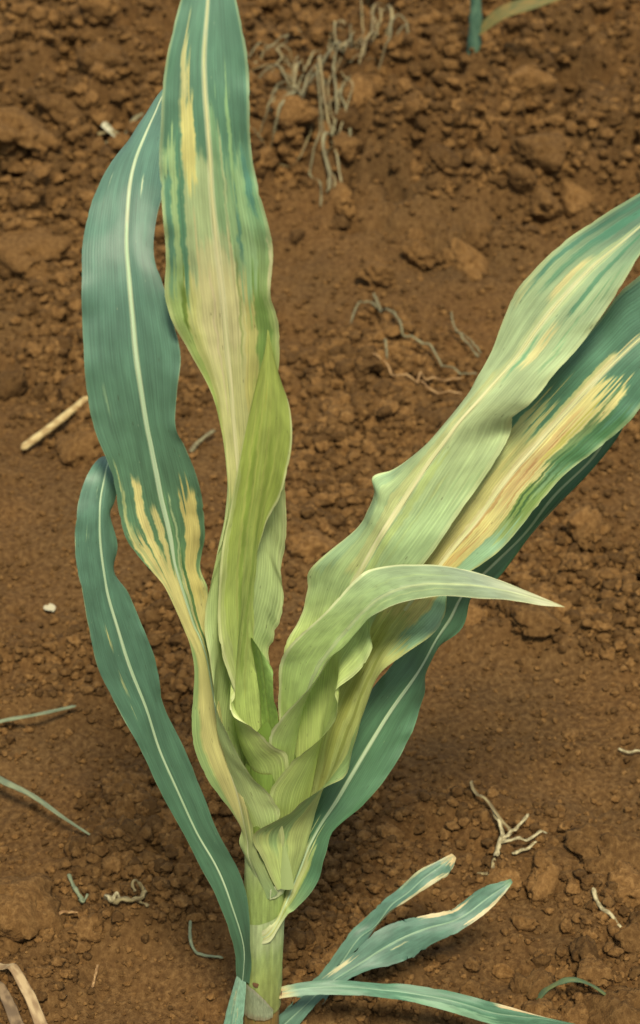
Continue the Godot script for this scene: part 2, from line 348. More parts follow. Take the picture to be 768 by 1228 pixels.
func _ready():
	rng.seed = 7
	# camera
	var cam := Camera3D.new()
	cam.name = "camera"
	add_child(cam)
	cam.position = Vector3(0.0395, 1.0485, 0.9212)
	cam.rotation_degrees = Vector3(-34, 0, 0)
	var lens := CameraAttributesPhysical.new()
	lens.frustum_focal_length = 48.13
	lens.frustum_focus_distance = 1.22
	lens.exposure_aperture = 9.0
	cam.attributes = lens
	cam.fov = 28.0
	cam.near = 0.05
	cam.far = 600.0
	# sky, light, exposure
	var env := Environment.new()
	var sky_material := ProceduralSkyMaterial.new()
	sky_material.sky_top_color = Color(0.70, 0.74, 0.78)
	sky_material.sky_horizon_color = Color(0.80, 0.82, 0.82)
	sky_material.sky_curve = 0.15
	sky_material.ground_bottom_color = Color(0.28, 0.2, 0.14)
	sky_material.ground_horizon_color = Color(0.5, 0.45, 0.4)
	sky_material.sky_energy_multiplier = 0.62
	var sky := Sky.new()
	sky.sky_material = sky_material
	env.background_mode = Environment.BG_SKY
	env.sky = sky
	env.tonemap_mode = Environment.TONE_MAPPER_LINEAR
	env.tonemap_exposure = 3.65
	env.sdfgi_enabled = true
	env.ssao_enabled = true
	env.ssil_enabled = true
	var we := WorldEnvironment.new()
	we.environment = env
	add_child(we)
	var sun := DirectionalLight3D.new()
	sun.name = "sun"
	sun.light_color = Color(1.0, 0.95, 0.84)
	sun.light_energy = 0.5
	sun.light_angular_distance = 12.0
	sun.shadow_enabled = true
	add_child(sun)
	sun.look_at_from_position(Vector3(0.14, 1.6, 0.85), Vector3.ZERO)

	setup_noise()
	make_ground()
	make_plant()
	make_debris()
	make_clods()

# ------------------------------------------------------------------ naming
func numbered(called: String, parent: Node) -> String:
	var key := str(parent.get_instance_id()) + called
	var n: int = taken.get(key, 0)
	taken[key] = n + 1
	return called if n == 0 else "%s_%03d" % [called, n]

func tag(o: Node, label: String, category := "", group := "", kind := ""):
	if label: o.set_meta("label", label)
	if category: o.set_meta("category", category)
	if group: o.set_meta("group", group)
	if kind: o.set_meta("kind", kind)

func thing(called: String, label: String, category: String, at := Vector3.ZERO, group := "") -> Node3D:
	var o := Node3D.new()
	o.name = numbered(called, self)
	add_child(o)
	o.position = at
	tag(o, label, category, group)
	return o

func part(called: String, mesh: Mesh, mat: Material, parent: Node) -> MeshInstance3D:
	var o := MeshInstance3D.new()
	o.name = numbered(called, parent)
	o.mesh = mesh
	o.material_override = mat
	parent.add_child(o, true)
	return o

# ------------------------------------------------------------------ mesh helpers
# a grid of points, w across and h along, with smooth normals; clockwise front faces
func grid_mesh(p: PackedVector3Array, w: int, h: int, uv := PackedVector2Array(), wrap := false, colors := PackedColorArray()) -> ArrayMesh:
	var n := PackedVector3Array()
	n.resize(p.size())
	var idx := PackedInt32Array()
	for j in h - 1:
		for i in w - 1:
			var a := j * w + i
			var b := a + 1
			var c := a + w
			var d := c + 1
			idx.append_array([a, b, c, b, d, c])
			var fn := (p[c] - p[a]).cross(p[b] - p[a]) + (p[c] - p[b]).cross(p[d] - p[b])
			n[a] += fn
			n[b] += fn
			n[c] += fn
			n[d] += fn
	if wrap:
		for j in h:
			var s := n[j * w] + n[j * w + w - 1]
			n[j * w] = s
			n[j * w + w - 1] = s
	for k in n.size():
		n[k] = n[k].normalized() if n[k].length_squared() > 0.0 else Vector3.UP
	var arr := []
	arr.resize(Mesh.ARRAY_MAX)
	arr[Mesh.ARRAY_VERTEX] = p
	arr[Mesh.ARRAY_NORMAL] = n
	if uv.size(): arr[Mesh.ARRAY_TEX_UV] = uv
	if colors.size(): arr[Mesh.ARRAY_COLOR] = colors
	arr[Mesh.ARRAY_INDEX] = idx
	var m := ArrayMesh.new()
	m.add_surface_from_arrays(Mesh.PRIMITIVE_TRIANGLES, arr)
	return m

func curve_points(pts: Array, per: int) -> PackedVector3Array:
	var out := PackedVector3Array()
	var n := pts.size()
	for i in n - 1:
		var a: Vector3 = pts[maxi(i - 1, 0)]
		var b: Vector3 = pts[i]
		var c: Vector3 = pts[i + 1]
		var d: Vector3 = pts[mini(i + 2, n - 1)]
		for k in per:
			out.append(b.cubic_interpolate(c, a, d, float(k) / per))
	out.append(pts[n - 1])
	return out

# a stem along a line; radius tapers from r0 to r1; flat squeezes it into a strap
func tube_mesh(line: PackedVector3Array, r0: float, r1: float, flat := 1.0, wobble := 0.0, sides := 8) -> ArrayMesh:
	var p := PackedVector3Array()
	var uv := PackedVector2Array()
	var n := line.size()
	for j in n:
		var t: Vector3 = (line[mini(j + 1, n - 1)] - line[maxi(j - 1, 0)]).normalized()
		var side := t.cross(Vector3.UP)
		if side.length() < 0.05: side = t.cross(Vector3.BACK)
		side = side.normalized()
		var up := side.cross(t).normalized()
		var f := float(j) / (n - 1)
		var r := lerpf(r0, r1, f)
		if wobble > 0.0:
			var q := line[j] * 140.0
			r *= 1.0 + wobble * jitter.get_noise_3dv(q)
			var a := jitter.get_noise_3dv(q * 0.35 + Vector3(50, 0, 0)) * 2.5 * wobble
			var s2 := side * cos(a) + up * sin(a)
			up = up * cos(a) - side * sin(a)
			side = s2
		var cap := 0.35 if (j == 0 or j == n - 1) else 1.0
		for k in sides + 1:
			var an := TAU * k / sides
			p.append(line[j] + (side * cos(an) + up * sin(an) * flat) * r * cap)
			uv.append(Vector2(float(k) / sides, f))
	return grid_mesh(p, sides + 1, n, uv, true)

# ------------------------------------------------------------------ ground
func setup_noise():
	for a in [[swell, 3.2, 3], [lump, 14.0, 4], [fine, 90.0, 3]]:
		a[0].seed = 11
		a[0].noise_type = FastNoiseLite.TYPE_SIMPLEX_SMOOTH
		a[0].frequency = a[1]
		a[0].fractal_octaves = a[2]
	for a in [[cell_big, 17.0, 3], [cell_mid, 42.0, 5], [cell_small, 95.0, 9]]:
		a[0].seed = a[2]
		a[0].noise_type = FastNoiseLite.TYPE_CELLULAR
		a[0].fractal_type = FastNoiseLite.FRACTAL_NONE
		a[0].cellular_return_type = FastNoiseLite.RETURN_DISTANCE
		a[0].cellular_distance_function = FastNoiseLite.DISTANCE_EUCLIDEAN
		a[0].cellular_jitter = 1.0
		a[0].frequency = a[1]
	jitter.seed = 3
	jitter.noise_type = FastNoiseLite.TYPE_SIMPLEX
	jitter.frequency = 1.0
	jitter.fractal_octaves = 2

func ss(a: float, b: float, t: float) -> float:
	t = clampf((t - a) / (b - a), 0.0, 1.0)
	return t * t * (3.0 - 2.0 * t)

func patch(x: float, z: float, cx: float, cz: float, rx: float, rz: float) -> float:
	return clampf(1.6 - 1.6 * Vector2((x - cx) / rx, (z - cz) / rz).length(), 0.0, 1.0)

func bank(z: float) -> float:
	return 0.075 * ss(-0.95, -1.55, z) + 0.02 * ss(-1.6, -2.2, z) - 0.012 * exp(-pow((z + 0.86) / 0.16, 2.0))

# how crumbly (1) or smooth (0) the soil is at a place
func crumbly(x: float, z: float) -> float:
	var c := 0.3 + 0.9 * swell.get_noise_2d(x * 1.1 + 9.0, z)
	c += 0.75 * ss(-1.08, -1.3, z)
	for q in ZONES:
		c += q[4] * patch(x, z, q[0], q[1], q[2], q[3])
	return clampf(c, 0.02, 1.1)

func dome(d: float, r: float) -> float:
	var q := (d + 1.0) / r
	return sqrt(1.0 - q * q) if q < 1.0 else 0.0

func height(x: float, z: float) -> float:
	var far := ss(0.0, 1.0, (absf(x) - 1.4) * 0.8) if absf(x) > 1.4 else 0.0
	var y := bank(z) + 0.010 * swell.get_noise_2d(x, z)
	var c := crumbly(x, z)
	var rough := 0.35 + 0.65 * c
	y += (0.016 * rough + 0.016 * ss(-1.05, -1.35, z)) * lump.get_noise_2d(x, z)
	var warp := 0.012 * lump.get_noise_2d(x + 5.0, z - 3.0)
	var wx := x + warp
	var wz := z - warp
	if far < 1.0:
		var up := ss(-1.05, -1.35, z)
		y += (0.009 * c + 0.024 * up * c) * dome(cell_big.get_noise_2d(wx, wz), 0.62)
		y += 0.0085 * c * dome(cell_mid.get_noise_2d(wx, wz), 0.6)
		y += 0.0026 * (0.2 + c) * dome(cell_small.get_noise_2d(wx, wz), 0.6)
	y -= 0.022 * ss(-1.0, -1.3, z) * ss(0.12, 0.42, lump.get_noise_2d(x * 0.8 + 31.0, z * 0.8 - 12.0))
	y += 0.0028 * rough * fine.get_noise_2d(x, z)
	# drying cracks in the smooth crust
	y -= 0.006 * (1.0 - minf(c, 1.0)) * ss(0.05, 0.3, swell.get_noise_2d(x * 2.0 + 40.0, z * 2.0)) * (1.0 - ss(0.0, 0.035, absf(lump.get_noise_2d(x * 0.9 + 70.0, z * 0.9))))
	return y

const ZONES := [ # x, z, radius x, radius z, crumbliness added
	[-.073, -.194, 0.09, 0.10, 0.7], [.066, -.078, 0.10, 0.07, 0.35], [.232, -.101, 0.10, 0.13, 0.6], [.246, -.517, 0.14, 0.13, 0.6],
	[.078, -.861, 0.2, 0.22, 0.5], [-.254, -1.075, 0.16, 0.45, 0.5], [-.067, -.423, 0.08, 0.10, 0.4],
	[-.201, -.58, 0.10, 0.16, -0.9], [.176, -.337, 0.16, 0.11, -0.8], [.073, -1.156, 0.2, 0.14, -0.9], [-.071, -.062, 0.08, 0.05, -0.5], [.176, -.093, 0.07, 0.07, -0.5]]

func make_soil_material():
	var a := FastNoiseLite.new()
	a.seed = 21
	a.frequency = 0.055
	a.fractal_octaves = 5
	a.fractal_gain = 0.62
	var b := FastNoiseLite.new()
	b.seed = 22
	b.frequency = 0.3
	b.fractal_octaves = 3
	var ia := a.get_seamless_image(512, 512)
	var ib := b.get_seamless_image(512, 512)
	var im := Image.create(512, 512, false, Image.FORMAT_RGB8)
	var hm := Image.create(512, 512, false, Image.FORMAT_RGB8)
	var dark := Color(0.286, 0.213, 0.12)
	var mid := Color(0.38, 0.297, 0.178)
	var light := Color(0.50, 0.41, 0.268)
	for y in 512:
		for x in 512:
			var p := ia.get_pixel(x, y).r
			var q := ib.get_pixel(x, y).r
			var t := clampf((p - 0.5) * 1.3 + (q - 0.5) * 0.9 + 0.5, 0.0, 1.0)
			var c := dark.lerp(mid, t * 2.0) if t < 0.5 else mid.lerp(light, t * 2.0 - 1.0)
			im.set_pixel(x, y, c)
			var hgt := clampf(p * 0.6 + q * 0.4, 0, 1)
			hm.set_pixel(x, y, Color(hgt, hgt, hgt))
	soil_mat = StandardMaterial3D.new()
	soil_mat.resource_name = "soil"
	soil_mat.albedo_texture = ImageTexture.create_from_image(im)
	soil_mat.roughness = 0.95
	soil_mat.metallic_specular = 0.25
	soil_mat.uv1_triplanar = true
	soil_mat.uv1_world_triplanar = true
	soil_mat.uv1_scale = Vector3(5.3, 5.3, 5.3)
	soil_mat.heightmap_enabled = true
	soil_mat.heightmap_texture = ImageTexture.create_from_image(hm)
	soil_mat.heightmap_scale = 0.24
	soil_mat.vertex_color_use_as_albedo = true

func axis_lines(lo: float, hi: float, step: Callable, reach: float) -> PackedFloat32Array:
	var out := PackedFloat32Array()
	var v := lo
	while v < hi:
		out.append(v)
		v += step.call(v)
	out.append(hi)
	var s := 0.02
	var left := PackedFloat32Array()
	v = lo
	while v > -reach:
		v -= s
		s *= 1.45
		left.append(v)
	left.reverse()
	left.append_array(out)
	v = hi
	s = 0.02
	while v < reach:
		v += s
		s *= 1.45
		left.append(v)
	return left

func make_ground():
	make_soil_material()
	var xs := axis_lines(-0.95, 1.05, func(v): return 0.0034 + 0.004 * maxf(0.0, absf(v - 0.06) - 0.45), 250.0)
	var zs := axis_lines(-2.4, 0.16, func(v): return 0.0032 + 0.0024 * maxf(0.0, -v), 250.0)
	var p := PackedVector3Array()
	var col := PackedColorArray()
	for z in zs:
		for x in xs:
			p.append(Vector3(x, height(x, z), z))
			var s := 0.9 + 0.12 * swell.get_noise_2d(x * 2.2 + 4.0, z * 2.2) + 0.10 * lump.get_noise_2d(x - 7.0, z)
			var r := 0.05 * swell.get_noise_2d(x * 1.5 - 20.0, z * 1.5)
			col.append(Color(s * 0.76 + r, s * 0.655, s * 0.58 - r))
	var g := part("ground", grid_mesh(p, xs.size(), zs.size(), PackedVector2Array(), false, col), soil_mat, self)
	tag(g, "bare brown crumbly field soil rising to a rough bank behind the maize", "", "", "structure")

# ------------------------------------------------------------------ clods
func clod_mesh(k: int, cuts: int, rough: float) -> ArrayMesh:
	var n := FastNoiseLite.new()
	n.seed = 100 + k
	n.frequency = 0.85
	n.fractal_octaves = 4
	n.fractal_gain = 0.55
	var facets := []
	for q in 9:
		facets.append([Vector3(rng.randfn(), rng.randfn(), rng.randfn()).normalized(), rng.randf_range(0.55, 0.92)])
	var st := SurfaceTool.new()
	st.begin(Mesh.PRIMITIVE_TRIANGLES)
	st.set_smooth_group(0)
	for f in 6:
		var ax: Vector3 = [Vector3.RIGHT, Vector3.LEFT, Vector3.UP, Vector3.DOWN, Vector3.BACK, Vector3.FORWARD][f]
		var u: Vector3 = Vector3(ax.y, ax.z, ax.x)
		var v := ax.cross(u)
		var g := []
		for j in cuts + 1:
			for i in cuts + 1:
				var d := (ax + u * tan((2.0 * i / cuts - 1.0) * PI / 4) + v * tan((2.0 * j / cuts - 1.0) * PI / 4)).normalized()
				var r := 1.0 + rough * n.get_noise_3dv(d * 1.3) + rough * 0.4 * n.get_noise_3dv(d * 4.2 + Vector3(9, 9, 9))
				for q in facets:
					var along: float = d.dot(q[0]) * r
					if along > q[1]: r *= lerpf(1.0, q[1] / along, 0.75)
				g.append(d * r * 0.5)
		for j in cuts:
			for i in cuts:
				var a := j * (cuts + 1) + i
				for t in [a, a + cuts + 1, a + 1, a + 1, a + cuts + 1, a + cuts + 2]:
					st.add_vertex(g[t])
	st.index()
	st.generate_normals()
	return st.commit()

func soil_tint(s: float) -> StandardMaterial3D:
	var m: StandardMaterial3D = soil_mat.duplicate()
	m.vertex_color_use_as_albedo = false
	m.albedo_color = Color(s * 0.86, s * 0.805, s * 0.755)
	return m

func make_clods():
	for k in 7: clod_meshes.append(clod_mesh(k, 12, 0.7))
	for k in 5: clod_meshes.append(clod_mesh(20 + k, 8, 0.7))
	for k in 4: crumb_meshes.append(clod_mesh(40 + k, 5, 0.85))
	var mats := [soil_tint(1.0), soil_tint(1.1), soil_tint(1.2), soil_tint(0.88)]
	for c in CLODS:
		var o := part("soil_clod", clod_meshes[rng.randi() % 7], mats[rng.randi() % 3], self)
		var w: float = c[2]
		var tall: float = w * c[3]
		o.position = Vector3(c[0], height(c[0], c[1]) + tall * 0.1, c[1])
		o.rotation = Vector3(rng.randf_range(-0.2, 0.2), rng.randf() * TAU, rng.randf_range(-0.2, 0.2))
		o.scale = Vector3(w, tall, w * rng.randf_range(0.75, 0.95)) * 1.15
		tag(o, c[4], "clod", "loose soil clods on the field")
	for q in FIELDS:
		for k in int(q[4]):
			var x := 0.0
			var z := 0.0
			while true:
				x = rng.randf_range(-1, 1)
				z = rng.randf_range(-1, 1)
				if x * x + z * z <= 1.0: break
			x = q[0] + x * q[2]
			z = q[1] + z * q[3]
			var w: float = lerpf(q[5], q[6], pow(rng.randf(), 2.2))
			var o := part("soil_clod", clod_meshes[(rng.randi() % 7) if w > 0.018 else 7 + rng.randi() % 5], mats[rng.randi() % 4], self)
			seat(o, x, z, w)
			tag(o, q[7], "clod", q[8])
	# crumbs too small and too many to count
	var spots := []
	var guard := 0
	while spots.size() < 68000 and guard < 400000:
		guard += 1
		var z := 0.15 - 2.3 * pow(rng.randf(), 1.25)
		var half := (0.21 - 0.17 * z) * 1.5
		var x := 0.04 + rng.randf_range(-half, half)
		var cr := crumbly(x, z)
		if rng.randf() > (0.13 + cr * cr) * (1.0 - 0.55 * ss(-1.15, -1.4, z)): continue
		var w := (0.0022 + 0.0125 * pow(rng.randf(), 3.4) * (0.3 + 0.7 * cr)) * (1.0 + 0.35 * maxf(0.0, -z))
		spots.append([x, z, w])
	for k in 4:
		var mm := MultiMesh.new()
		mm.transform_format = MultiMesh.TRANSFORM_3D
		mm.mesh = crumb_meshes[k]
		var mine := spots.filter(func(s): return int(absf(s[0]) * 10000.0) % 4 == k)
		mm.instance_count = mine.size()
		for i in mine.size():
			var s = mine[i]
			var b := Basis.from_euler(Vector3(rng.randf() * TAU, rng.randf() * TAU, 0)).scaled(Vector3(s[2], s[2] * 0.8, s[2]))
			mm.set_instance_transform(i, Transform3D(b, Vector3(s[0], height(s[0], s[1]) + s[2] * 0.2, s[1])))
		var o := MultiMeshInstance3D.new()
		o.name = numbered("soil_crumbs", self)
		o.multimesh = mm
		o.material_override = mats[k]
		add_child(o, true)
		tag(o, "fine loose soil crumbs strewn over the whole field", "soil crumbs", "soil crumbs", "stuff")

func seat(o: Node3D, x: float, z: float, w: float):
	var tall := w * rng.randf_range(0.6, 0.85)
	o.position = Vector3(x, height(x, z) + tall * 0.22, z)
	o.rotation = Vector3(rng.randf_range(-0.4, 0.4), rng.randf() * TAU, rng.randf_range(-0.4, 0.4))
	o.scale = Vector3(w, tall, w * rng.randf_range(0.7, 1.0)) * 1.12

const FIELDS := [ # x, z, radius x, radius z, how many, smallest, largest, label, group
	[-.073, -.185, 0.075, 0.07, 80, 0.008, 0.02, "small rounded soil clod in the crumb patch left of the maize stalk", "clods in the crumb patch left of the stalk"],
	[.072, -.078, 0.075, 0.05, 24, 0.008, 0.016, "small soil clod among the low leaves right of the stalk base", "clods among the low leaves"],
	[.222, -.093, 0.07, 0.09, 36, 0.008, 0.024, "soil clod on the lower right ground by the short stem and arched blade", "clods in the lower right corner"],
	[.254, -.529, 0.11, 0.075, 36, 0.009, 0.026, "soil clod in the crumbly band right of the broad right-hand leaves", "clods in the band right of the plant"],
	[.069, -.777, 0.12, 0.17, 36, 0.010, 0.026, "soil clod in the crumbs between the upright leaves and the right-hand leaves", "clods between left and right leaves"],
	[.207, -1.231, 0.34, 0.2, 46, 0.02, 0.065, "soil lump on the rough bank behind the plant on the right", "lumps on the far bank at the right"],
	[-.264, -1.183, 0.14, 0.42, 30, 0.018, 0.06, "soil lump on the rough ground left of the tall left leaf", "lumps at the far left"],
	[-.158, -.078, 0.06, 0.06, 12, 0.008, 0.018, "small soil clod in the lower left corner near the dry husk", "clods in the lower left corner"]]

# ------------------------------------------------------------------ dry weeds and bits on the soil
func plain(c: Color, rough := 0.7, through := 0.0) -> StandardMaterial3D:
	var m := StandardMaterial3D.new()
	m.albedo_color = c
	m.roughness = rough
	if through > 0.0:
		m.backlight_enabled = true
		m.backlight = Color(through, through, through)
	return m

# a blotchy straw or stem skin from two colours
func skin(a: Color, b: Color, seed_value: int) -> StandardMaterial3D:
	var n := FastNoiseLite.new()
	n.seed = seed_value
	n.frequency = 0.05
	n.fractal_octaves = 4
	var im := n.get_seamless_image(64, 128)
	im.convert(Image.FORMAT_RGB8)
	for y in 128:
		for x in 64:
			im.set_pixel(x, y, a.lerp(b, clampf((im.get_pixel(x, y).r - 0.5) * 2.6 + 0.5, 0, 1)))
	var m := StandardMaterial3D.new()
	m.albedo_texture = ImageTexture.create_from_image(im)
	m.roughness = 0.75
	return m

func ground_line(pts: Array, per := 6, stiff := false) -> PackedVector3Array:
	var v := []
	for q in pts: v.append(Vector3(q[0], q[2], q[1]))
	var out := curve_points(v, per)
	var base := PackedFloat32Array()
	for q in out: base.append(height(q.x, q.z))
	if stiff: # a straw or blade that lies on the bumps instead of following them
		var n := out.size() - 1
		var over := 0.0
		for k in n + 1: over = maxf(over, base[k] - lerpf(base[0], base[n], float(k) / n))
		for k in n + 1: out[k].y += lerpf(base[0], base[n], float(k) / n) + over * 0.5
		return out
	for k in out.size():
		var near := base[k]
		for d in [-2, -1, 1, 2]:
			near = maxf(near, base[clampi(k + d, 0, out.size() - 1)] - 0.002 * absi(d))
		out[k].y += near
	return out

# base of a thing on the ground; its parts are moved into its own axes
func local(line: PackedVector3Array, at: Vector3) -> PackedVector3Array:
	var out := PackedVector3Array()
	for q in line: out.append(q - at)
	return out

func weed(called: String, label: String, category: String, lines: Array, r0: float, r1: float, mats: Array, flat: float, wobble: float):
	var first: Array = lines[0][0]
	var at := Vector3(first[0], height(first[0], first[1]), first[1])
	var t := thing(called, label, category, at)
	for k in lines.size():
		part("stem", tube_mesh(local(ground_line(lines[k]), at), r0 * (1.0 if k == 0 else (0.8 if k < 11 else 0.5)), r1 * (1.0 if k < 11 else 0.5), flat, wobble), mats[k % mats.size()], t)

# finer strands that follow the main ones at a small distance
func tangle(lines: Array) -> Array:
	var out := lines.duplicate()
	for k in 26:
		var src: Array = lines[k % lines.size()]
		var dx := rng.randf_range(-0.022, 0.022)
		var dz := rng.randf_range(-0.03, 0.03)
		var l := []
		for q in src:
			l.append([q[0] + dx + rng.randf_range(-0.007, 0.007), q[1] + dz + rng.randf_range(-0.01, 0.01), maxf(0.002, q[2] * 0.8 + rng.randf_range(-0.004, 0.006))])
		out.append(l.slice(0, maxi(3, l.size() - rng.randi() % 3)))
	return out

func single(called: String, label: String, category: String, line: Array, r0: float, r1: float, mat: Material, flat: float, wobble := 0.2, stiff := false):
	var q: Array = line[0]
	var at := Vector3(q[0], height(q[0], q[1]), q[1])
	var o := part(called, tube_mesh(local(ground_line(line, 8, stiff), at), r0, r1, flat, wobble), mat, self)
	o.position = at
	tag(o, label, category)

func make_debris():
	var straw := skin(Color(0.52, 0.47, 0.32), Color(0.36, 0.31, 0.2), 1)
	var bleached := skin(Color(0.64, 0.60, 0.46), Color(0.46, 0.42, 0.3), 2)
	var weathered := skin(Color(0.54, 0.50, 0.36), Color(0.38, 0.34, 0.23), 22)
	var greyish := skin(Color(0.46, 0.44, 0.32), Color(0.32, 0.29, 0.19), 3)
	var tan := skin(Color(0.62, 0.50, 0.33), Color(0.44, 0.32, 0.18), 4)
	var green := skin(Color(0.34, 0.38, 0.29), Color(0.42, 0.45, 0.34), 5)
	var olive := skin(Color(0.22, 0.30, 0.20), Color(0.32, 0.36, 0.2), 6)
	weed("dry_weed", "tangled bleached dry weed lying on the far bank right of the tallest leaf", "dry weed", tangle(UPPER_WEED), 0.0026, 0.0013, [greyish, straw, weathered, greyish, straw], 0.32, 0.4)
	weed("dry_weed", "thin dry forked weed stems on the soil left of the right-hand leaves", "dry weed", MIDDLE_WEED, 0.0018, 0.001, [greyish, greyish, tan], 0.8, 0.4)
	weed("dry_weed", "small uprooted pale weed with spread stems right of the low leaves", "dry weed", UPROOTED_WEED, 0.0022, 0.0011, [bleached, straw, bleached, bleached], 0.45, 0.25)
	weed("dry_weed", "crumpled pale yellowish weed remnant on crumbs left of the stalk", "dry weed", CRUMPLED_WEED, 0.0022, 0.0015, [straw, bleached], 0.7, 0.8)
	weed("dry_weed", "tiny curled grey-green weed scrap beside the biggest clod", "dry weed", PALE_CURL, 0.0017, 0.0012, [green], 0.6, 0.6)
	single("straw_stick", "pale straight straw stick pointing at the left broad leaf", "straw", STRAW_STICK[0], 0.0048, 0.0042, skin(Color(0.66, 0.59, 0.41), Color(0.54, 0.45, 0.28), 8), 0.7, 0.08, true)
	single("straw_stick", "thin greyish twig between the left broad leaf and the upright leaf", "twig", THIN_TWIG[0], 0.0026, 0.002, greyish, 0.8, 0.2, true)
	single("grass_blade", "pale narrow cut grass blade at the left edge, lying nearly level", "grass blade", CUT_GRASS_BLADE[0], 0.0026, 0.0018, green, 0.3, 0.1, true)
	single("grass_blade", "green grass blade reaching in from the left edge and tapering to a brown tip", "grass blade", GREEN_GRASS_BLADE[0], 0.0042, 0.0006, green, 0.25, 0.1, true)
	single("bent_stem", "thin grey-green bent stem between the left arching leaf and the stalk base", "stem", CURVED_STEM[0], 0.0012, 0.001, green, 0.8)
	single("root_twig", "thin brown root-like twig below the biggest clod", "twig", ROOT_TWIG[0], 0.0016, 0.0009, tan, 0.9, 0.4)
	single("stem_piece", "short pale green stem piece on the soil at the lower right", "stem", SHORT_STEM[0], 0.0019, 0.0013, bleached, 0.8, 0.4)
	single("grass_blade", "dark green arched grass blade over clods in the lower right corner", "grass blade", ARCHED_BLADE[0], 0.003, 0.0012, olive, 0.3, 0.15, true)
	single("straw_stick", "short pale straw at the right edge on smooth soil", "straw", EDGE_STRAW[0], 0.0012, 0.001, bleached, 0.8)
	single("straw_stick", "tiny brownish straw on smooth soil in the lower left", "straw", SMALL_STRAW[0], 0.0011, 0.0009, tan, 0.8)
	# dry husk in the lower left corner: two curved papery blades
	var at := ground_at(-.163, -.029)
	var husk := thing("dry_husk", "pale folded dry leaf husk in the lower left corner", "dry leaf", at)
	for q in [[[[-.196, -.061, 0.010], [-.172, -.052, 0.012], [-.158, -.038, 0.013], [-.145, -.016, 0.008], [-.136, .005, 0.004]], Color(0.60, 0.52, 0.38), Color(0.46, 0.37, 0.25), 0.0048], [[[-.197, -.052, 0.004], [-.178, -.041, 0.007], [-.168, -.028, 0.007], [-.157, -.006, 0.003]], Color(0.44, 0.36, 0.25), Color(0.32, 0.25, 0.16), 0.0046]]:
		part("husk_blade", tube_mesh(local(ground_line(q[0], 8), at), q[3] * 0.55, q[3], 0.14, 0.04, 12), skin(q[1], q[2], 12), husk)
	# leaf scraps
	var scrap_mat := plain(Color(0.64, 0.61, 0.5), 0.8)
	scrap(ground_at(-.191, -.483), 0.010, 0.013, 0.5, scrap_mat, "small white leaf scrap on smooth soil below the left arching leaf's bend")
	scrap(ground_at(-.301, -1.427), 0.010, 0.012, 1.2, plain(Color(0.36, 0.38, 0.28)), "small grey-green leaf scrap on the far soil in the upper left corner")
	scrap(ground_at(.407, -1.297), 0.008, 0.014, 0.2, plain(Color(0.42, 0.44, 0.36)), "pale leaf scrap on the far bank at the right edge")
	var leaf_bit := skin(Color(0.70, 0.68, 0.58), Color(0.56, 0.55, 0.44), 33)
	var at2 := ground_at(-.197, -1.321)
	var tuft := thing("leaf_tuft", "small tuft of pale dry leaf pieces left of the tall left leaf's tip", "dry leaf", at2)
	for q in [[[[-.189, -1.316, 0.006], [-.205, -1.326, 0.011], [-.222, -1.323, 0.008]], straw, 0.0052], [[[-.188, -1.313, 0.005], [-.202, -1.308, 0.009], [-.214, -1.299, 0.005]], greyish, 0.0062], [[[-.189, -1.316, 0.006], [-.18, -1.333, 0.012], [-.169, -1.347, 0.009]], greyish, 0.0045]]:
		part("leaf_piece", tube_mesh(local(ground_line(q[0], 6, true), at2), q[2] * 0.5, q[2], 0.18, 0.03), q[1], tuft)
	part("leaf_piece", tube_mesh(curve_points([Vector3(0.004, 0.006, 0), Vector3(-0.007, 0.014, -0.004), Vector3(-0.018, 0.024, -0.008)], 6), 0.004, 0.0075, 0.2, 0.03, 10), leaf_bit, tuft)
	# the next plant of the row behind
	var at3 := ground_at(.225, -1.45)
	var s := thing("maize_seedling", "slim green seedling standing on the far bank with one yellow drooping leaf", "seedling", at3)
	part("stem", tube_mesh(curve_points([Vector3(0, -0.01, 0), Vector3(0.001, 0.05, 0), Vector3(-0.002, 0.12, -0.004), Vector3(0.002, 0.22, -0.01)], 8), 0.0085, 0.0068, 0.9, 0.2), skin(Color(0.20, 0.33, 0.26), Color(0.30, 0.42, 0.33), 14), s)
	var lp := PackedVector3Array()
	var lu := PackedVector2Array()
	var mid := curve_points([Vector3(0.004, 0.030, 0.004), Vector3(0.032, 0.055, 0.008), Vector3(0.07, 0.070, 0.012), Vector3(0.12, 0.086, 0.014), Vector3(0.185, 0.094, 0.016)], 8)
	for j in mid.size():
		var f := float(j) / (mid.size() - 1)
		var w := 0.0075 * sin(PI * clampf(0.2 + f * 0.8, 0, 1)) + 0.0015
		for i in 7:
			var u := i / 3.0 - 1.0
			lp.append(mid[j] + Vector3(-0.3, 0.6, -0.7) * w * u + Vector3(0, 0.003, 0) * u * u)
			lu.append(Vector2(i / 6.0, f))
	part("leaf", grid_mesh(lp, 7, mid.size(), lu), skin(Color(0.42, 0.36, 0.17), Color(0.30, 0.31, 0.16), 15), s)

func ground_at(x: float, z: float) -> Vector3:
	return Vector3(x, height(x, z), z)

func scrap(at: Vector3, w: float, l: float, turn: float, mat: Material, label: String):
	var p := PackedVector3Array()
	for j in 7:
		for i in 5:
			var u := i / 2.0 - 1.0
			var v := j / 3.0 - 1.0
			var b := sqrt(maxf(0.02, 1.0 - v * v * 0.9))
			p.append(Vector3(u * w * 0.5 * b + 0.1 * w * v * v, 0.002 + 0.25 * w * (u * u * 0.7 + v * 0.4 + 0.4), v * l * 0.5))
	var o := part("leaf_scrap", grid_mesh(p, 5, 7), mat, self)
	o.position = at
	o.rotation.y = turn
	tag(o, label, "leaf scrap")

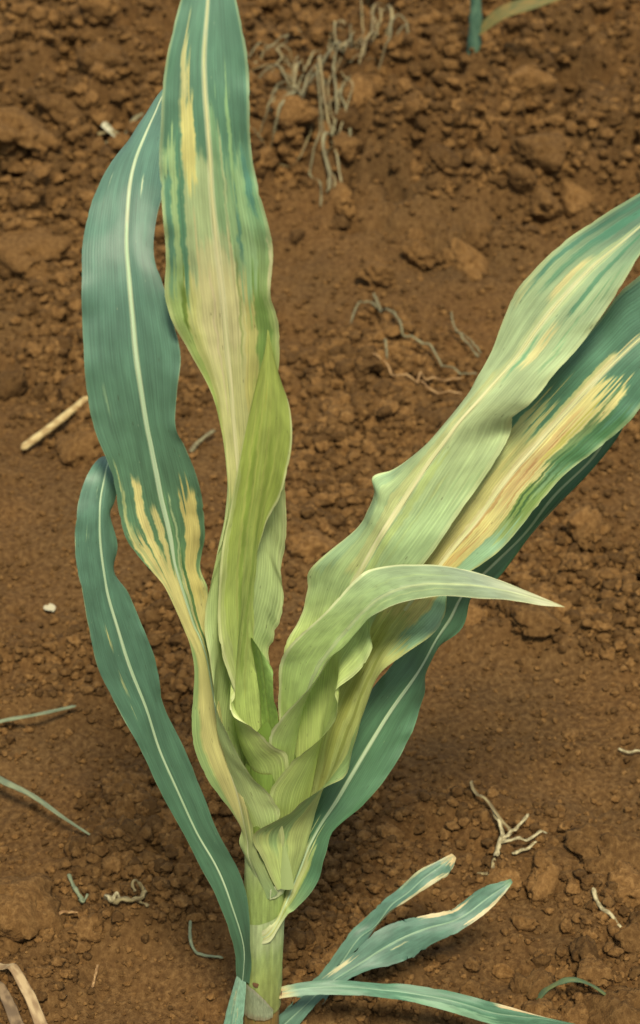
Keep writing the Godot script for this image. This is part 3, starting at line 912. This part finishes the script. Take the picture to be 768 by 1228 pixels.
# ------------------------------------------------------------------ the maize plant
func make_vein_map():
	var im := Image.create(512, 8, false, Image.FORMAT_RGB8)
	for x in 512:
		var t := x / 512.0
		var hgt := 0.55 * pow(0.5 + 0.5 * cos(TAU * t * 34.0), 3.0) + 0.3 * (0.5 + 0.5 * cos(TAU * t * 102.0))
		for y in 8:
			im.set_pixel(x, y, Color(hgt, hgt, hgt))
	im.bump_map_to_normal_map(2.2)
	vein_map = ImageTexture.create_from_image(im)

# The blade's own colours, painted across (u from -1 to 1) and along (in rows): tones from base to tip, then streaks
# [u0, u1, row0, row1, colour, strength] with ragged ends that follow the veins.
func leaf_texture(rows: int, tones: Array, streaks: Array, rib: Color, rib_width: float, margin: Color, seed_value: int, vein := 0.05, rib_row := 0.0, rim := 0.0) -> ImageTexture:
	var w := 192
	var h := 640
	var n := FastNoiseLite.new()
	n.seed = seed_value
	n.frequency = 0.02
	n.fractal_octaves = 4
	var blot := n.get_image(w, h)
	var tone := []
	for y in h:
		var r := (rows - 1) * float(y) / (h - 1)
		var k := 0
		while k < tones.size() - 2 and tones[k + 1][0] < r: k += 1
		tone.append(Color(tones[k][1]).lerp(tones[k + 1][1], clampf((r - tones[k][0]) / (tones[k + 1][0] - tones[k][0]), 0, 1)))
	var r2 := RandomNumberGenerator.new()
	r2.seed = seed_value
	var ragged := PackedFloat32Array()
	for k in 56: ragged.append(r2.randf_range(-1, 1))
	var wob := PackedFloat32Array()
	for y in h: wob.append(0.035 * jitter.get_noise_2d(y * 0.035, seed_value * 7.0) + 0.012 * jitter.get_noise_2d(y * 0.22, seed_value * 3.0))
	var im := Image.create(w, h, false, Image.FORMAT_RGB8)
	var per_row := (h - 1.0) / (rows - 1)
	for x in w:
		var u := 2.0 * (x + 0.5) / w - 1.0
		var t := (u + 1.0) * 0.5
		var shade := 1.0 + vein * (cos(TAU * t * 34.0) * 0.6 + cos(TAU * t * 102.0) * 0.4) + vein * 0.8 * jitter.get_noise_2d(u * 9.0, seed_value)
		var lane: float = ragged[int(t * 55.99)]
		var mine := []
		for s in streaks:
			if u > s[0] - 0.1 and u < s[1] + 0.1:
				mine.append([s[0], s[1], (s[2] + lane * 0.3) * per_row, (s[3] + lane * lane * lane * 0.95 - 0.1) * per_row, s[4], s[5]])
		var edge := ss(0.955, 0.985, absf(u)) * clampf(0.55 + 0.6 * jitter.get_noise_1d(u * 3.0 + seed_value), 0.2, 1.0)
		var rim_edge := ss(0.90, 0.955, absf(u)) * rim
		var core := 1.0 - ss(rib_width, rib_width * 2.6, absf(u))
		for y in h:
			var c: Color = tone[y]
			var b := blot.get_pixel(x, y).r - 0.5
			for s in mine:
				if y > s[2] - 12.0 and y < s[3] + 12.0:
					var uu: float = u + wob[y] + b * 0.05
					var k: float = clampf((uu - s[0]) / 0.032 + 0.5, 0, 1) * clampf((s[1] - uu) / 0.032 + 0.5, 0, 1)
					k *= clampf((y - s[2]) / 12.0 + 0.5 + b * 2.0, 0, 1) * clampf((s[3] - y) / 9.0 + 0.5 + b * 2.0, 0, 1)
					c = c.lerp(s[4], k * s[5])
			if y > rib_row * per_row: c = c.lerp(rib, core * 0.75)
			if rim > 0.0: c = c.lerp(margin, rim_edge)
			if edge > 0.0: c = c.lerp(margin, edge * clampf(0.36 + wob[y] * 14.0, 0.0, 0.7))
			var m := shade + b * 0.2 + 0.06 * jitter.get_noise_2d(u * 34.0, y * 0.012 + seed_value) + 0.05 * jitter.get_noise_2d(u * 80.0, y * 0.03)
			im.set_pixel(x, y, Color(c.r * m, c.g * m, c.b * m))
	# small specks of dust and old insect marks
	for k in 60:
		var x := r2.randi_range(3, w - 4)
		var y := r2.randi_range(3, h - 4)
		var c := im.get_pixel(x, y)
		var s := c.lerp(Color(0.16, 0.14, 0.08), 0.55) if k % 3 else c.lerp(Color(0.8, 0.78, 0.62), 0.5)
		for d in (1 + k % 3): im.set_pixel(x, y + d, s)
	return ImageTexture.create_from_image(im)

func leaf_material(tex: Texture2D, gloss := 0.5) -> StandardMaterial3D:
	var m := StandardMaterial3D.new()
	m.resource_name = "leaf_blade"
	m.albedo_texture = tex
	m.roughness = gloss
	m.metallic_specular = 0.5
	m.normal_enabled = true
	m.normal_texture = vein_map
	m.normal_scale = 0.3
	m.backlight_enabled = true
	m.backlight = Color(0.52, 0.54, 0.38)
	return m

func leaf(plant: Node3D, label: String, rows: Array, mat: Material, rib_mat: Material, rib_w: float, ripple: float, rib_from := 0.0, rib_to := 1.0, nick := 0.012):
	var lines := []
	for c in 3:
		var pts := []
		for r in rows: pts.append(Vector3(r[c * 3], r[c * 3 + 1], r[c * 3 + 2]))
		lines.append(curve_points(pts, 6))
	var h: int = lines[0].size()
	var w := 25
	var p := PackedVector3Array()
	var uv := PackedVector2Array()
	var ph := rng.randf() * 10.0
	var rib := PackedVector3Array()
	var rib_uv := PackedVector2Array()
	var run := 0.0
	for j in h:
		var a: Vector3 = lines[0][j]
		var m: Vector3 = lines[1][j]
		var b: Vector3 = lines[2][j]
		if j > 0: run += m.distance_to(lines[1][j - 1])
		var along: Vector3 = lines[1][mini(j + 1, h - 1)] - lines[1][maxi(j - 1, 0)]
		var face := (b - a).cross(along).normalized()
		var half := (b - a) * 0.5
		var bend := (b + a) * 0.5 - m
		var v := float(j) / (h - 1)
		var wide := clampf(half.length() / 0.02, 0, 1)
		for i in w:
			var u := 2.0 * i / (w - 1) - 1.0
			if i == 0 or i == w - 1: # small nicks and tears in the margin
				var tear := jitter.get_noise_2d(run * 150.0, u * 7.0 + ph) * 0.6 + jitter.get_noise_2d(run * 420.0, u * 3.0 + ph) * 0.4
				u *= 1.0 - nick * (0.5 + 0.5 * tear) - nick * 4.0 * maxf(0.0, tear - 0.32)
			var q := m + half * u + bend * (u * u)
			var rip := jitter.get_noise_2d(run * 26.0 + ph, 4.0 if u < 0 else 14.0) * ripple * absf(u * u * u)
			rip += jitter.get_noise_2d(run * 40.0 + ph, u * 1.2) * ripple * 0.12
			q += face * rip * wide
			# the groove along the midrib
			q -= face * 0.0007 * exp(-pow(u / 0.16, 2.0)) * wide
			p.append(q)
			uv.append(Vector2((u + 1.0) * 0.5, v))
		if v >= rib_from and v <= rib_to:
			var taper := rib_w * minf(1.0, 2.2 * (1.02 - v)) * wide
			var sd := half.normalized()
			var mid := m - face * 0.0007 * wide
			for k in 9:
				var an := TAU * k / 8.0
				rib.append(mid + sd * cos(an) * taper + face * sin(an) * taper * 0.34)
				rib_uv.append(Vector2(k / 8.0, v))
	var o := part("leaf", grid_mesh(p, w, h, uv), mat, plant)
	if label: o.set_meta("label", label)
	if rib_mat and rib.size() > 18:
		part("midrib", grid_mesh(rib, 9, rib.size() / 9, rib_uv, true), rib_mat, o)

func c8(r: int, g: int, b: int, k := 1.0) -> Color:
	# a colour as read in the photograph, taken down to the leaf's own reflectance
	var l := Color8(r, g, b).srgb_to_linear() * (ALBEDO * k)
	l.a = 1.0
	return l.linear_to_srgb()

const ALBEDO := 0.85

func make_plant():
	make_vein_map()
	var plant := thing("maize_plant", "maize plant with streaked yellow and green leaves fanning from a crowded whorl", "maize plant")
	var blue := c8(80, 117, 99)
	var pale := c8(166, 186, 136)
	var tan := c8(204, 197, 130)
	var lime := c8(146, 164, 78)
	var cream := c8(208, 210, 166)
	var olive := c8(140, 150, 78)
	var edge := c8(190, 200, 150)
	var brown := c8(168, 128, 80)
	var rib_white := skin(c8(180, 202, 164), c8(158, 186, 146), 31)
	var rib_cream := skin(c8(212, 210, 160), c8(190, 196, 138), 32)
	var rib_dusty := skin(c8(132, 160, 132), c8(112, 144, 114), 34)

	leaf(plant, "dark green lowest left leaf that bends over at its top", LEFT_ARCHED,
		leaf_material(leaf_texture(21, [[0, c8(78, 115, 86)], [8, c8(82, 120, 98)], [20, c8(86, 124, 104)]], [[-0.45, -0.38, 8.2, 8.7, tan, 0.9], [-0.5, -0.42, 7.4, 7.8, tan, 0.9], [-0.3, -0.22, 14, 14.5, pale, 0.7], [-0.6, -0.5, 12, 12.4, pale, 0.7]], rib_cr(), 0.03, edge, 1)),
		rib_white, 0.0012, 0.0026)
	leaf(plant, "broad blue-green left leaf with tan fingers at its base", LEFT_BROAD,
		leaf_material(leaf_texture(33, [[0, c8(150, 178, 120)], [4, c8(176, 184, 116)], [10, c8(170, 178, 112)], [13, c8(130, 160, 104)], [15, c8(88, 126, 88)], [18, c8(86, 124, 96)], [24, blue], [32, c8(86, 121, 104)]],
		[[-0.72, 0.95, 3.5, 11, tan, 0.75], [-1.02, -0.78, 3.5, 10, c8(150, 180, 116), 0.9], [-0.98, 0.98, 10, 13.6, tan, 0.95], [-0.95, -0.66, 11, 16.2, tan, 1.0], [-0.9, -0.82, 12, 18.0, c8(176, 186, 126), 0.85], [-0.60, -0.42, 11, 18.2, tan, 1.0], [-0.3, -0.14, 11, 17.2, tan, 0.95], [-0.62, -0.2, 11, 14.6, tan, 0.8],
		[0.16, 0.22, 11, 16.6, pale, 0.9], [0.42, 0.84, 12, 17.5, c8(204, 194, 120), 1.0], [0.28, 0.40, 9, 14.2, c8(60, 104, 60), 0.8], [0.03, 0.13, 8, 17, c8(104, 146, 100), 0.8], [0.24, 0.3, 6, 12, c8(88, 120, 64), 0.8],
		[-0.66, -0.62, 27, 27.4, cream, 0.9], [0.35, 0.4, 27, 27.3, cream, 0.7], [-0.7, -0.64, 20.4, 21.1, pale, 0.4]], cream, 0.03, edge, 2)),
		rib_white, 0.0014, 0.0022, 0.15, 1.0)
	leaf(plant, "tall upright leaf with a pale centre and dark green streaked top", UPRIGHT_STREAKED,
		leaf_material(leaf_texture(31, [[0, c8(190, 208, 134)], [10, c8(176, 198, 134)], [14, c8(170, 186, 124)], [17, c8(152, 172, 92)], [20, c8(150, 176, 110)], [23, c8(122, 166, 124)], [24.6, c8(84, 126, 100)], [30, c8(90, 130, 108)]],
		[[-0.62, 0.3, 19, 24.4, c8(168, 188, 138), 1.0], [0.3, 0.72, 20, 23.7, c8(146, 180, 130), 0.9], [-0.92, -0.68, 20.5, 24.4, c8(154, 184, 130), 0.95], [0.03, 0.24, 22, 25.6, c8(128, 166, 120), 0.8],
		[-0.56, -0.28, 23.4, 26.2, c8(202, 198, 126), 1.0], [-0.6, -0.42, 25.5, 27.5, c8(196, 194, 132), 0.95], [0.46, 0.54, 22, 26.2, c8(140, 176, 122), 0.85], [0.66, 0.76, 22, 24.6, c8(132, 172, 126), 0.7],
		[-0.92, -0.8, 20.6, 23.6, c8(84, 134, 112), 0.85], [-0.67, -0.56, 20.4, 24.2, c8(88, 140, 110), 0.9], [0.42, 0.5, 20.9, 22.6, c8(92, 140, 118), 0.85], [0.72, 0.86, 22.8, 24.4, c8(84, 136, 118), 0.85],
		[-0.56, 0.46, 13, 20.8, c8(198, 200, 138), 1.0], [-0.4, 0.3, 18, 21.6, c8(204, 200, 148), 0.7], [0.4, 0.66, 14, 19.8, c8(196, 190, 120), 0.8], [-0.72, -0.5, 15, 20.2, c8(186, 190, 120), 0.8], [-0.74, -0.66, 18.8, 20.4, c8(92, 120, 48), 0.8], [0.6, 0.85, 17.5, 20.2, c8(116, 152, 78), 0.8], [0.3, 0.34, 18, 21.5, c8(130, 150, 84), 0.6], [-0.2, -0.16, 16, 20.6, c8(210, 200, 158), 0.8], [0.93, 1.0, 20, 21.4, c8(222, 214, 170), 0.8]], cream, 0.035, c8(200, 206, 150), 3, 0.05, 14.0, 0.4)),
		rib_cream, 0.0015, 0.0022, 0.42, 1.0)
	leaf(plant, "young yellow-green pointed leaf standing in front of the tall one", YOUNG_LEFT,
		leaf_material(leaf_texture(21, [[0, c8(188, 208, 126)], [8, c8(176, 196, 112)], [14, lime], [20, c8(158, 172, 92)]],
		[[-0.95, -0.8, 2, 15, c8(172, 186, 118), 0.7], [-0.5, -0.42, 5, 16, c8(176, 184, 100), 0.55], [-0.2, -0.14, 5, 17, c8(178, 184, 104), 0.5], [0.12, 0.2, 4, 17, c8(170, 180, 96), 0.5], [0.5, 0.56, 5, 16, c8(170, 180, 98), 0.45], [-0.4, -0.25, 6, 15, c8(122, 148, 60), 0.5], [0.25, 0.45, 6, 15, c8(124, 148, 62), 0.4], [-0.05, 0.02, 16.2, 16.5, c8(190, 160, 70), 0.6]], c8(156, 172, 90), 0.03, c8(200, 208, 150), 4, 0.04, 0.0, 0.8), 0.5),
		null, 0.001, 0.0016)
	leaf(plant, "small rolled inner leaf in the dark of the whorl", INNER_SPIKE, leaf_material(leaf_texture(8, [[0, c8(140, 166, 84)], [5, c8(126, 158, 84)]], [], c8(150, 170, 90), 0.03, c8(176, 188, 118), 5)), null, 0.001, 0.0006)
	leaf(plant, "pale green young leaf arching over to a point at the right", YOUNG_ARCHED,
		leaf_material(leaf_texture(19, [[0, c8(188, 208, 128)], [7, c8(164, 190, 120)], [11, c8(142, 166, 116)], [15, c8(136, 152, 128)], [18, c8(184, 184, 140)]],
		[[-0.1, 0.12, 3, 16, c8(160, 174, 140), 0.55], [0.35, 0.42, 4, 14, c8(172, 188, 128), 0.5], [-0.5, -0.44, 5, 14, c8(160, 182, 120), 0.4]], c8(180, 194, 142), 0.03, c8(206, 212, 164), 6, 0.04, 0.0, 0.8), 0.5),
		null, 0.001, 0.0006)
	leaf(plant, "broad upper right leaf with pale and dark green streaks", RIGHT_UPPER,
		leaf_material(leaf_texture(33, [[0, c8(190, 208, 126)], [7, c8(184, 202, 122)], [11, c8(164, 188, 128)], [15, c8(164, 188, 134)], [19, c8(168, 190, 136)], [22, c8(170, 188, 138)], [27, c8(156, 180, 136)], [30, blue]],
		[[-0.95, -0.6, 12, 19, c8(142, 172, 130), 0.7], [-0.3, -0.05, 12, 24, c8(188, 194, 130), 0.75], [0.1, 0.25, 12, 20, c8(166, 184, 112), 0.7], [0.4, 0.46, 12, 19, c8(172, 186, 116), 0.5], [0.3, 0.95, 13, 18, c8(146, 174, 122), 0.5],
		[-0.16, 0.16, 20, 29, c8(182, 196, 142), 0.7],
		[-0.86, -0.76, 26.8, 31, c8(84, 136, 112), 0.85], [-0.58, -0.46, 26.8, 28.4, c8(96, 146, 112), 0.8], [-0.62, -0.4, 28.2, 31, c8(78, 132, 106), 0.9], [0.34, 0.46, 25.8, 31, c8(86, 138, 104), 0.9], [0.12, 0.2, 24, 25.4, c8(100, 150, 112), 0.8], [0.62, 0.68, 25.4, 26.6, c8(100, 148, 104), 0.7], [0.76, 0.82, 26.6, 27.6, c8(100, 148, 104), 0.7], [0.7, 0.76, 24, 24.8, c8(108, 154, 108), 0.6],
		[-0.32, -0.16, 26.7, 27.7, c8(206, 198, 138), 0.9], [0.24, 0.42, 24.2, 25.9, c8(206, 200, 140), 0.9], [-0.97, -0.78, 25.8, 26.8, c8(198, 204, 146), 0.8]], cream, 0.035, c8(198, 208, 150), 7, 0.05, 11.5, 0.4)),
		rib_cream, 0.0017, 0.0020, 0.33, 0.97)
	leaf(plant, "right leaf with a scorched tan and brown strip along its midrib", RIGHT_SCORCHED,
		leaf_material(leaf_texture(25, [[0, c8(178, 200, 122)], [3, c8(190, 202, 126)], [8, c8(192, 200, 126)], [12, c8(166, 174, 100)], [15, c8(140, 166, 106)], [17, c8(80, 128, 96)], [24, blue]],
		[[0.55, 0.97, 1.5, 6, c8(132, 166, 110), 0.75], [-0.3, -0.05, 2, 12, c8(168, 172, 90), 0.6], [0.15, 0.3, 3, 9, c8(156, 166, 84), 0.6], [0.4, 0.98, 8.8, 14.5, c8(138, 176, 138), 0.95], [-0.98, -0.04, 9.5, 16.4, c8(200, 192, 122), 0.9], [-0.98, -0.8, 10, 15, c8(190, 178, 116), 0.6], [-0.75, -0.04, 14, 17.8, c8(190, 188, 122), 0.85], [-0.2, -0.03, 16, 20.5, c8(196, 194, 130), 0.8], [-0.55, -0.4, 15, 18, c8(166, 178, 118), 0.7],
		[0.02, 0.52, 9.4, 15.4, c8(204, 196, 126), 1.0], [0.02, 0.62, 14.6, 19.4, c8(204, 198, 132), 1.0], [-0.12, 0.02, 12, 20.4, c8(206, 200, 146), 0.9], [0.34, 0.56, 10, 13.2, c8(190, 184, 112), 0.7], [0.12, 0.2, 10.6, 12.8, brown, 0.5], [0.2, 0.34, 12, 14, brown, 0.35], [0.04, 0.12, 13, 17, brown, 0.6], [0.14, 0.34, 15.0, 18.2, c8(190, 158, 104), 0.55], [0.06, 0.1, 10.4, 12.4, c8(182, 140, 84), 0.6], [0.36, 0.4, 14.8, 17.6, c8(176, 130, 76), 0.6], [0.42, 0.46, 10.6, 13, c8(186, 150, 92), 0.5], [0.22, 0.27, 16, 17.6, brown, 0.8], [0.3, 0.36, 12.6, 13.8, brown, 0.5],
		[0.5, 0.98, 14.4, 16, c8(112, 138, 70), 0.9], [0.55, 0.6, 14.6, 17.4, c8(52, 86, 40), 0.9], [0.68, 0.73, 14.8, 17.6, c8(56, 92, 46), 0.9], [0.82, 0.86, 15.4, 17.4, c8(62, 100, 56), 0.8], [0.45, 0.98, 16.4, 18.6, c8(66, 108, 64), 0.7], [0.3, 0.42, 16.8, 18.4, c8(170, 174, 76), 0.6]], cream, 0.03, c8(184, 192, 132), 8, 0.05, 10.0, 0.4)),
		rib_cream, 0.0012, 0.0022, 0.40, 0.95)
	leaf(plant, "dark green right leaf with a white midrib, twisted behind the others", RIGHT_TWISTED,
		leaf_material(leaf_texture(24, [[0, c8(206, 212, 164)], [3, c8(200, 208, 156)], [4, c8(150, 172, 108)], [6, c8(80, 120, 88)], [23, c8(82, 122, 92)]],
		[[-0.4, 0.4, 0, 7, c8(196, 202, 140), 0.9], [0.3, 0.45, 2, 6.6, c8(150, 166, 90), 0.7], [-0.6, -0.4, 3, 7, c8(160, 176, 100), 0.8], [0.25, 0.4, 6.4, 7, c8(130, 160, 96), 0.6]], cream, 0.035, c8(140, 170, 124), 9)),
		rib_white, 0.0013, 0.0020)
	var dusty := [[0, c8(92, 126, 106)], [5, c8(80, 116, 98)], [11, c8(92, 128, 108)]]
	leaf(plant, "low narrow leaf with a pale scorched tip, reaching right", LOW_PALE_TIPPED, leaf_material(leaf_texture(11, dusty, [[-1, 1, 9.4, 11, c8(206, 180, 130), 0.9], [0.6, 1, 4.5, 9, c8(200, 184, 136), 0.8], [-1, -0.7, 7.4, 9, c8(196, 186, 136), 0.7], [0.5, 0.9, 2.6, 3.4, c8(200, 180, 130), 0.7]], c8(150, 180, 150), 0.03, c8(180, 186, 140), 10)), rib_dusty, 0.0008, 0.002, 0.0, 1.0, 0.06)
	leaf(plant, "low ragged leaf with tan torn margins, second of the low right ones", LOW_RAGGED, leaf_material(leaf_texture(12, dusty, [[-1, -0.62, 6, 8.4, c8(206, 186, 140), 0.9], [0.6, 1, 7.6, 10.2, c8(206, 190, 146), 0.9], [-1, 1, 10.3, 11, c8(140, 168, 120), 0.6], [-0.9, -0.5, 2.2, 3, c8(200, 186, 140), 0.8], [0.2, 0.26, 4.4, 5.2, c8(200, 196, 150), 0.7]], c8(150, 180, 150), 0.03, c8(176, 186, 146), 11)), rib_dusty, 0.0009, 0.0028, 0.0, 1.0, 0.14)
	leaf(plant, "lowest right leaf spreading flat along the soil, brown at its joint", LOW_SPREADING, leaf_material(leaf_texture(12, [[0, c8(206, 168, 116)], [0.7, c8(170, 176, 132)], [1.2, c8(100, 136, 112)], [6, c8(72, 116, 88)], [11, c8(92, 132, 108)]], [[-0.6, 0.6, 0.0, 0.5, brown, 0.8], [-1, -0.6, 8.4, 10.6, c8(206, 180, 136), 0.9], [0.4, 1, 5, 8, c8(140, 176, 140), 0.6]], c8(150, 180, 150), 0.03, c8(170, 188, 150), 12)), rib_dusty, 0.0008, 0.0024, 0.0, 1.0, 0.05)
	leaf(plant, "short grey-green old leaf drooping left of the stalk base", LOW_DROOPING, leaf_material(leaf_texture(6, [[0, c8(130, 164, 138)], [5, c8(104, 150, 124)]], [[-0.4, -0.1, 1.4, 1.9, c8(200, 180, 130), 0.7], [0.2, 0.4, 2.4, 2.8, c8(200, 180, 130), 0.6]], c8(170, 190, 160), 0.03, c8(190, 196, 160), 13)), rib_dusty, 0.0007, 0.001, 0.0, 1.0, 0.06)
	make_stalk(plant)

func rib_cr() -> Color:
	return c8(190, 208, 170)

# centre of the stalk at a height
func stalk_x(y: float) -> float:
	return lerpf(0.0, 0.0072, clampf(y / 0.2, 0, 1.4))

func sheath(y0: float, y1: float, r0: float, r1: float, a0: float, a1: float, slant: float) -> ArrayMesh:
	var p := PackedVector3Array()
	var uv := PackedVector2Array()
	for j in 19:
		for i in 33:
			var f := j / 18.0
			var t := i / 32.0
			var an := lerpf(a0, a1, t)
			var y := lerpf(y0, y1 + slant * (t - 0.5) + absf(slant) * 0.25 * sin(PI * t), f)
			var r := lerpf(r0, r1, f) + 0.0003 * jitter.get_noise_2d(an * 3.0, y * 60.0)
			p.append(Vector3(stalk_x(y) + sin(an) * r, y, cos(an) * r))
			uv.append(Vector2(t, f))
	return grid_mesh(p, 33, 19, uv)

# colours along a stem, with fine upright fibres; tones as [height share, colour]
func stem_skin(tones: Array, seed_value: int) -> StandardMaterial3D:
	var im := Image.create(160, 128, false, Image.FORMAT_RGB8)
	for x in 160:
		var fibre := 1.0 + 0.07 * jitter.get_noise_2d(x * 0.35, seed_value) + 0.05 * jitter.get_noise_2d(x * 0.08, seed_value + 40.0)
		for y in 128:
			var f := y / 127.0 + 0.05 * jitter.get_noise_2d(x * 0.09, seed_value + 90.0)
			var k := 0
			while k < tones.size() - 2 and tones[k + 1][0] < f: k += 1
			var c: Color = Color(tones[k][1]).lerp(tones[k + 1][1], clampf((f - tones[k][0]) / (tones[k + 1][0] - tones[k][0]), 0, 1))
			var m := fibre * (1.0 + 0.08 * jitter.get_noise_2d(x * 0.12, y * 0.03 + seed_value) + 0.05 * jitter.get_noise_2d(x * 0.5, y * 0.4))
			im.set_pixel(x, y, Color(c.r * m, c.g * m, c.b * m))
	var m2 := StandardMaterial3D.new()
	m2.albedo_texture = ImageTexture.create_from_image(im)
	m2.roughness = 0.55
	m2.backlight_enabled = true
	m2.backlight = Color(0.1, 0.1, 0.08)
	return m2

func make_stalk(plant: Node3D):
	part("stalk", sheath(-0.02, 0.25, 0.0120, 0.0112, -PI, PI, 0.0), stem_skin([[0, c8(92, 76, 44)], [0.2, c8(124, 104, 58)], [0.24, c8(140, 112, 62)], [0.26, c8(146, 150, 84)], [1, c8(120, 146, 70)]], 41), plant)
	var roll := PackedVector3Array()
	for j in 15:
		for i in 33:
			var f := j / 14.0
			var an := TAU * i / 32.0
			var r := lerpf(0.0125, 0.0006, pow(f, 4.0))
			roll.append(Vector3(stalk_x(0.24) + 0.001 + 0.002 * f + sin(an) * r * 1.35, lerpf(0.2, 0.283, f), -0.002 + cos(an) * r * 0.8))
	part("rolled_leaf", grid_mesh(roll, 33, 15, PackedVector2Array(), true), plain(c8(104, 130, 58), 0.5, 0.3), plant)
	var s1 := part("leaf_sheath", sheath(0.046, 0.122, 0.0127, 0.0130, -PI, PI, 0.03), stem_skin([[0, c8(136, 146, 84)], [0.4, c8(146, 162, 92)], [0.62, c8(148, 168, 104)], [0.74, c8(160, 178, 124)], [1, c8(168, 186, 134)]], 42), plant)
	s1.set_meta("label", "middle leaf sheath, whitish under its collar")
	part("leaf_sheath", sheath(0.10, 0.188, 0.0124, 0.0128, -PI, PI, 0.0), stem_skin([[0, c8(140, 162, 88)], [0.6, c8(142, 164, 94)], [1, c8(166, 184, 128)]], 43), plant)
	# the torn papery sheath low on the left, its edge running down to the right
	var torn := PackedVector3Array()
	var torn_uv := PackedVector2Array()
	for j in 13:
		for i in 25:
			var f := j / 12.0
			var w := i / 24.0
			var an := lerpf(-1.5, 0.62, w)
			var top := 0.0735 - 0.002 * w - 0.021 * pow(maxf(0.0, (w - 0.42) / 0.58), 1.7) + 0.0006 * jitter.get_noise_1d(w * 22.0)
			var y := lerpf(0.043 + 0.0007 * jitter.get_noise_1d(w * 17.0 + 5.0), top, f)
			var r := 0.0131 + 0.0003 * jitter.get_noise_2d(an * 5.0, y * 90.0) + 0.0007 * pow(f, 6.0)
			torn.append(Vector3(stalk_x(y) + sin(an) * r, y, cos(an) * r))
			torn_uv.append(Vector2(w, f))
	var s3 := part("leaf_sheath", grid_mesh(torn, 25, 13, torn_uv), stem_skin([[0, c8(136, 128, 100)], [0.2, c8(144, 154, 122)], [0.8, c8(142, 154, 122)], [1, c8(178, 176, 150)]], 44), plant)
	s3.set_meta("label", "grey papery lowest sheath on the left of the stalk")
	part("ligule", sheath(0.150, 0.163, 0.0136, 0.0143, 0.25, 1.45, 0.008), stem_skin([[0, c8(186, 200, 150)], [1, c8(206, 214, 176)]], 46), plant)
	# brown scars where the low leaves join
	for q in [[-0.3, 0.0752, 0.0026, 0.0022], [1.25, 0.058, 0.0016, 0.003]]:
		var sp := PackedVector3Array()
		for j in 9:
			for i in 11:
				var v := j / 4.0 - 1.0
				var half := sqrt(maxf(0.0, 1.0 - v * v)) * (0.8 + 0.35 * jitter.get_noise_2d(v * 2.0, q[1] * 900.0))
				var u := (i / 5.0 - 1.0) * half
				var an: float = q[0] + u * q[2] / 0.013
				var y: float = q[1] + v * q[3] + 0.0006 * jitter.get_noise_2d(u * 3.0, v * 3.0)
				var r := 0.01335 + 0.0002 * (1.0 - u * u) * (1.0 - v * v)
				sp.append(Vector3(stalk_x(y) + sin(an) * r, y, cos(an) * r))
		part("leaf_scar", grid_mesh(sp, 11, 9), skin(c8(140, 98, 62), c8(104, 76, 48), 48), plant)
	# a small pale ear where two leaf bases meet
	var p := PackedVector3Array()
	for j in 9:
		for i in 5:
			var f := j / 8.0
			var u := i / 2.0 - 1.0
			p.append(Vector3(0.0195, 0.158, 0.0115) + Vector3(-0.002 * f + u * 0.0042 * (1.0 - f * f), 0.040 * f, 0.0012 - 0.001 * u * u))
	part("auricle", grid_mesh(p, 5, 9), skin(c8(184, 200, 150), c8(160, 180, 116), 47), plant)
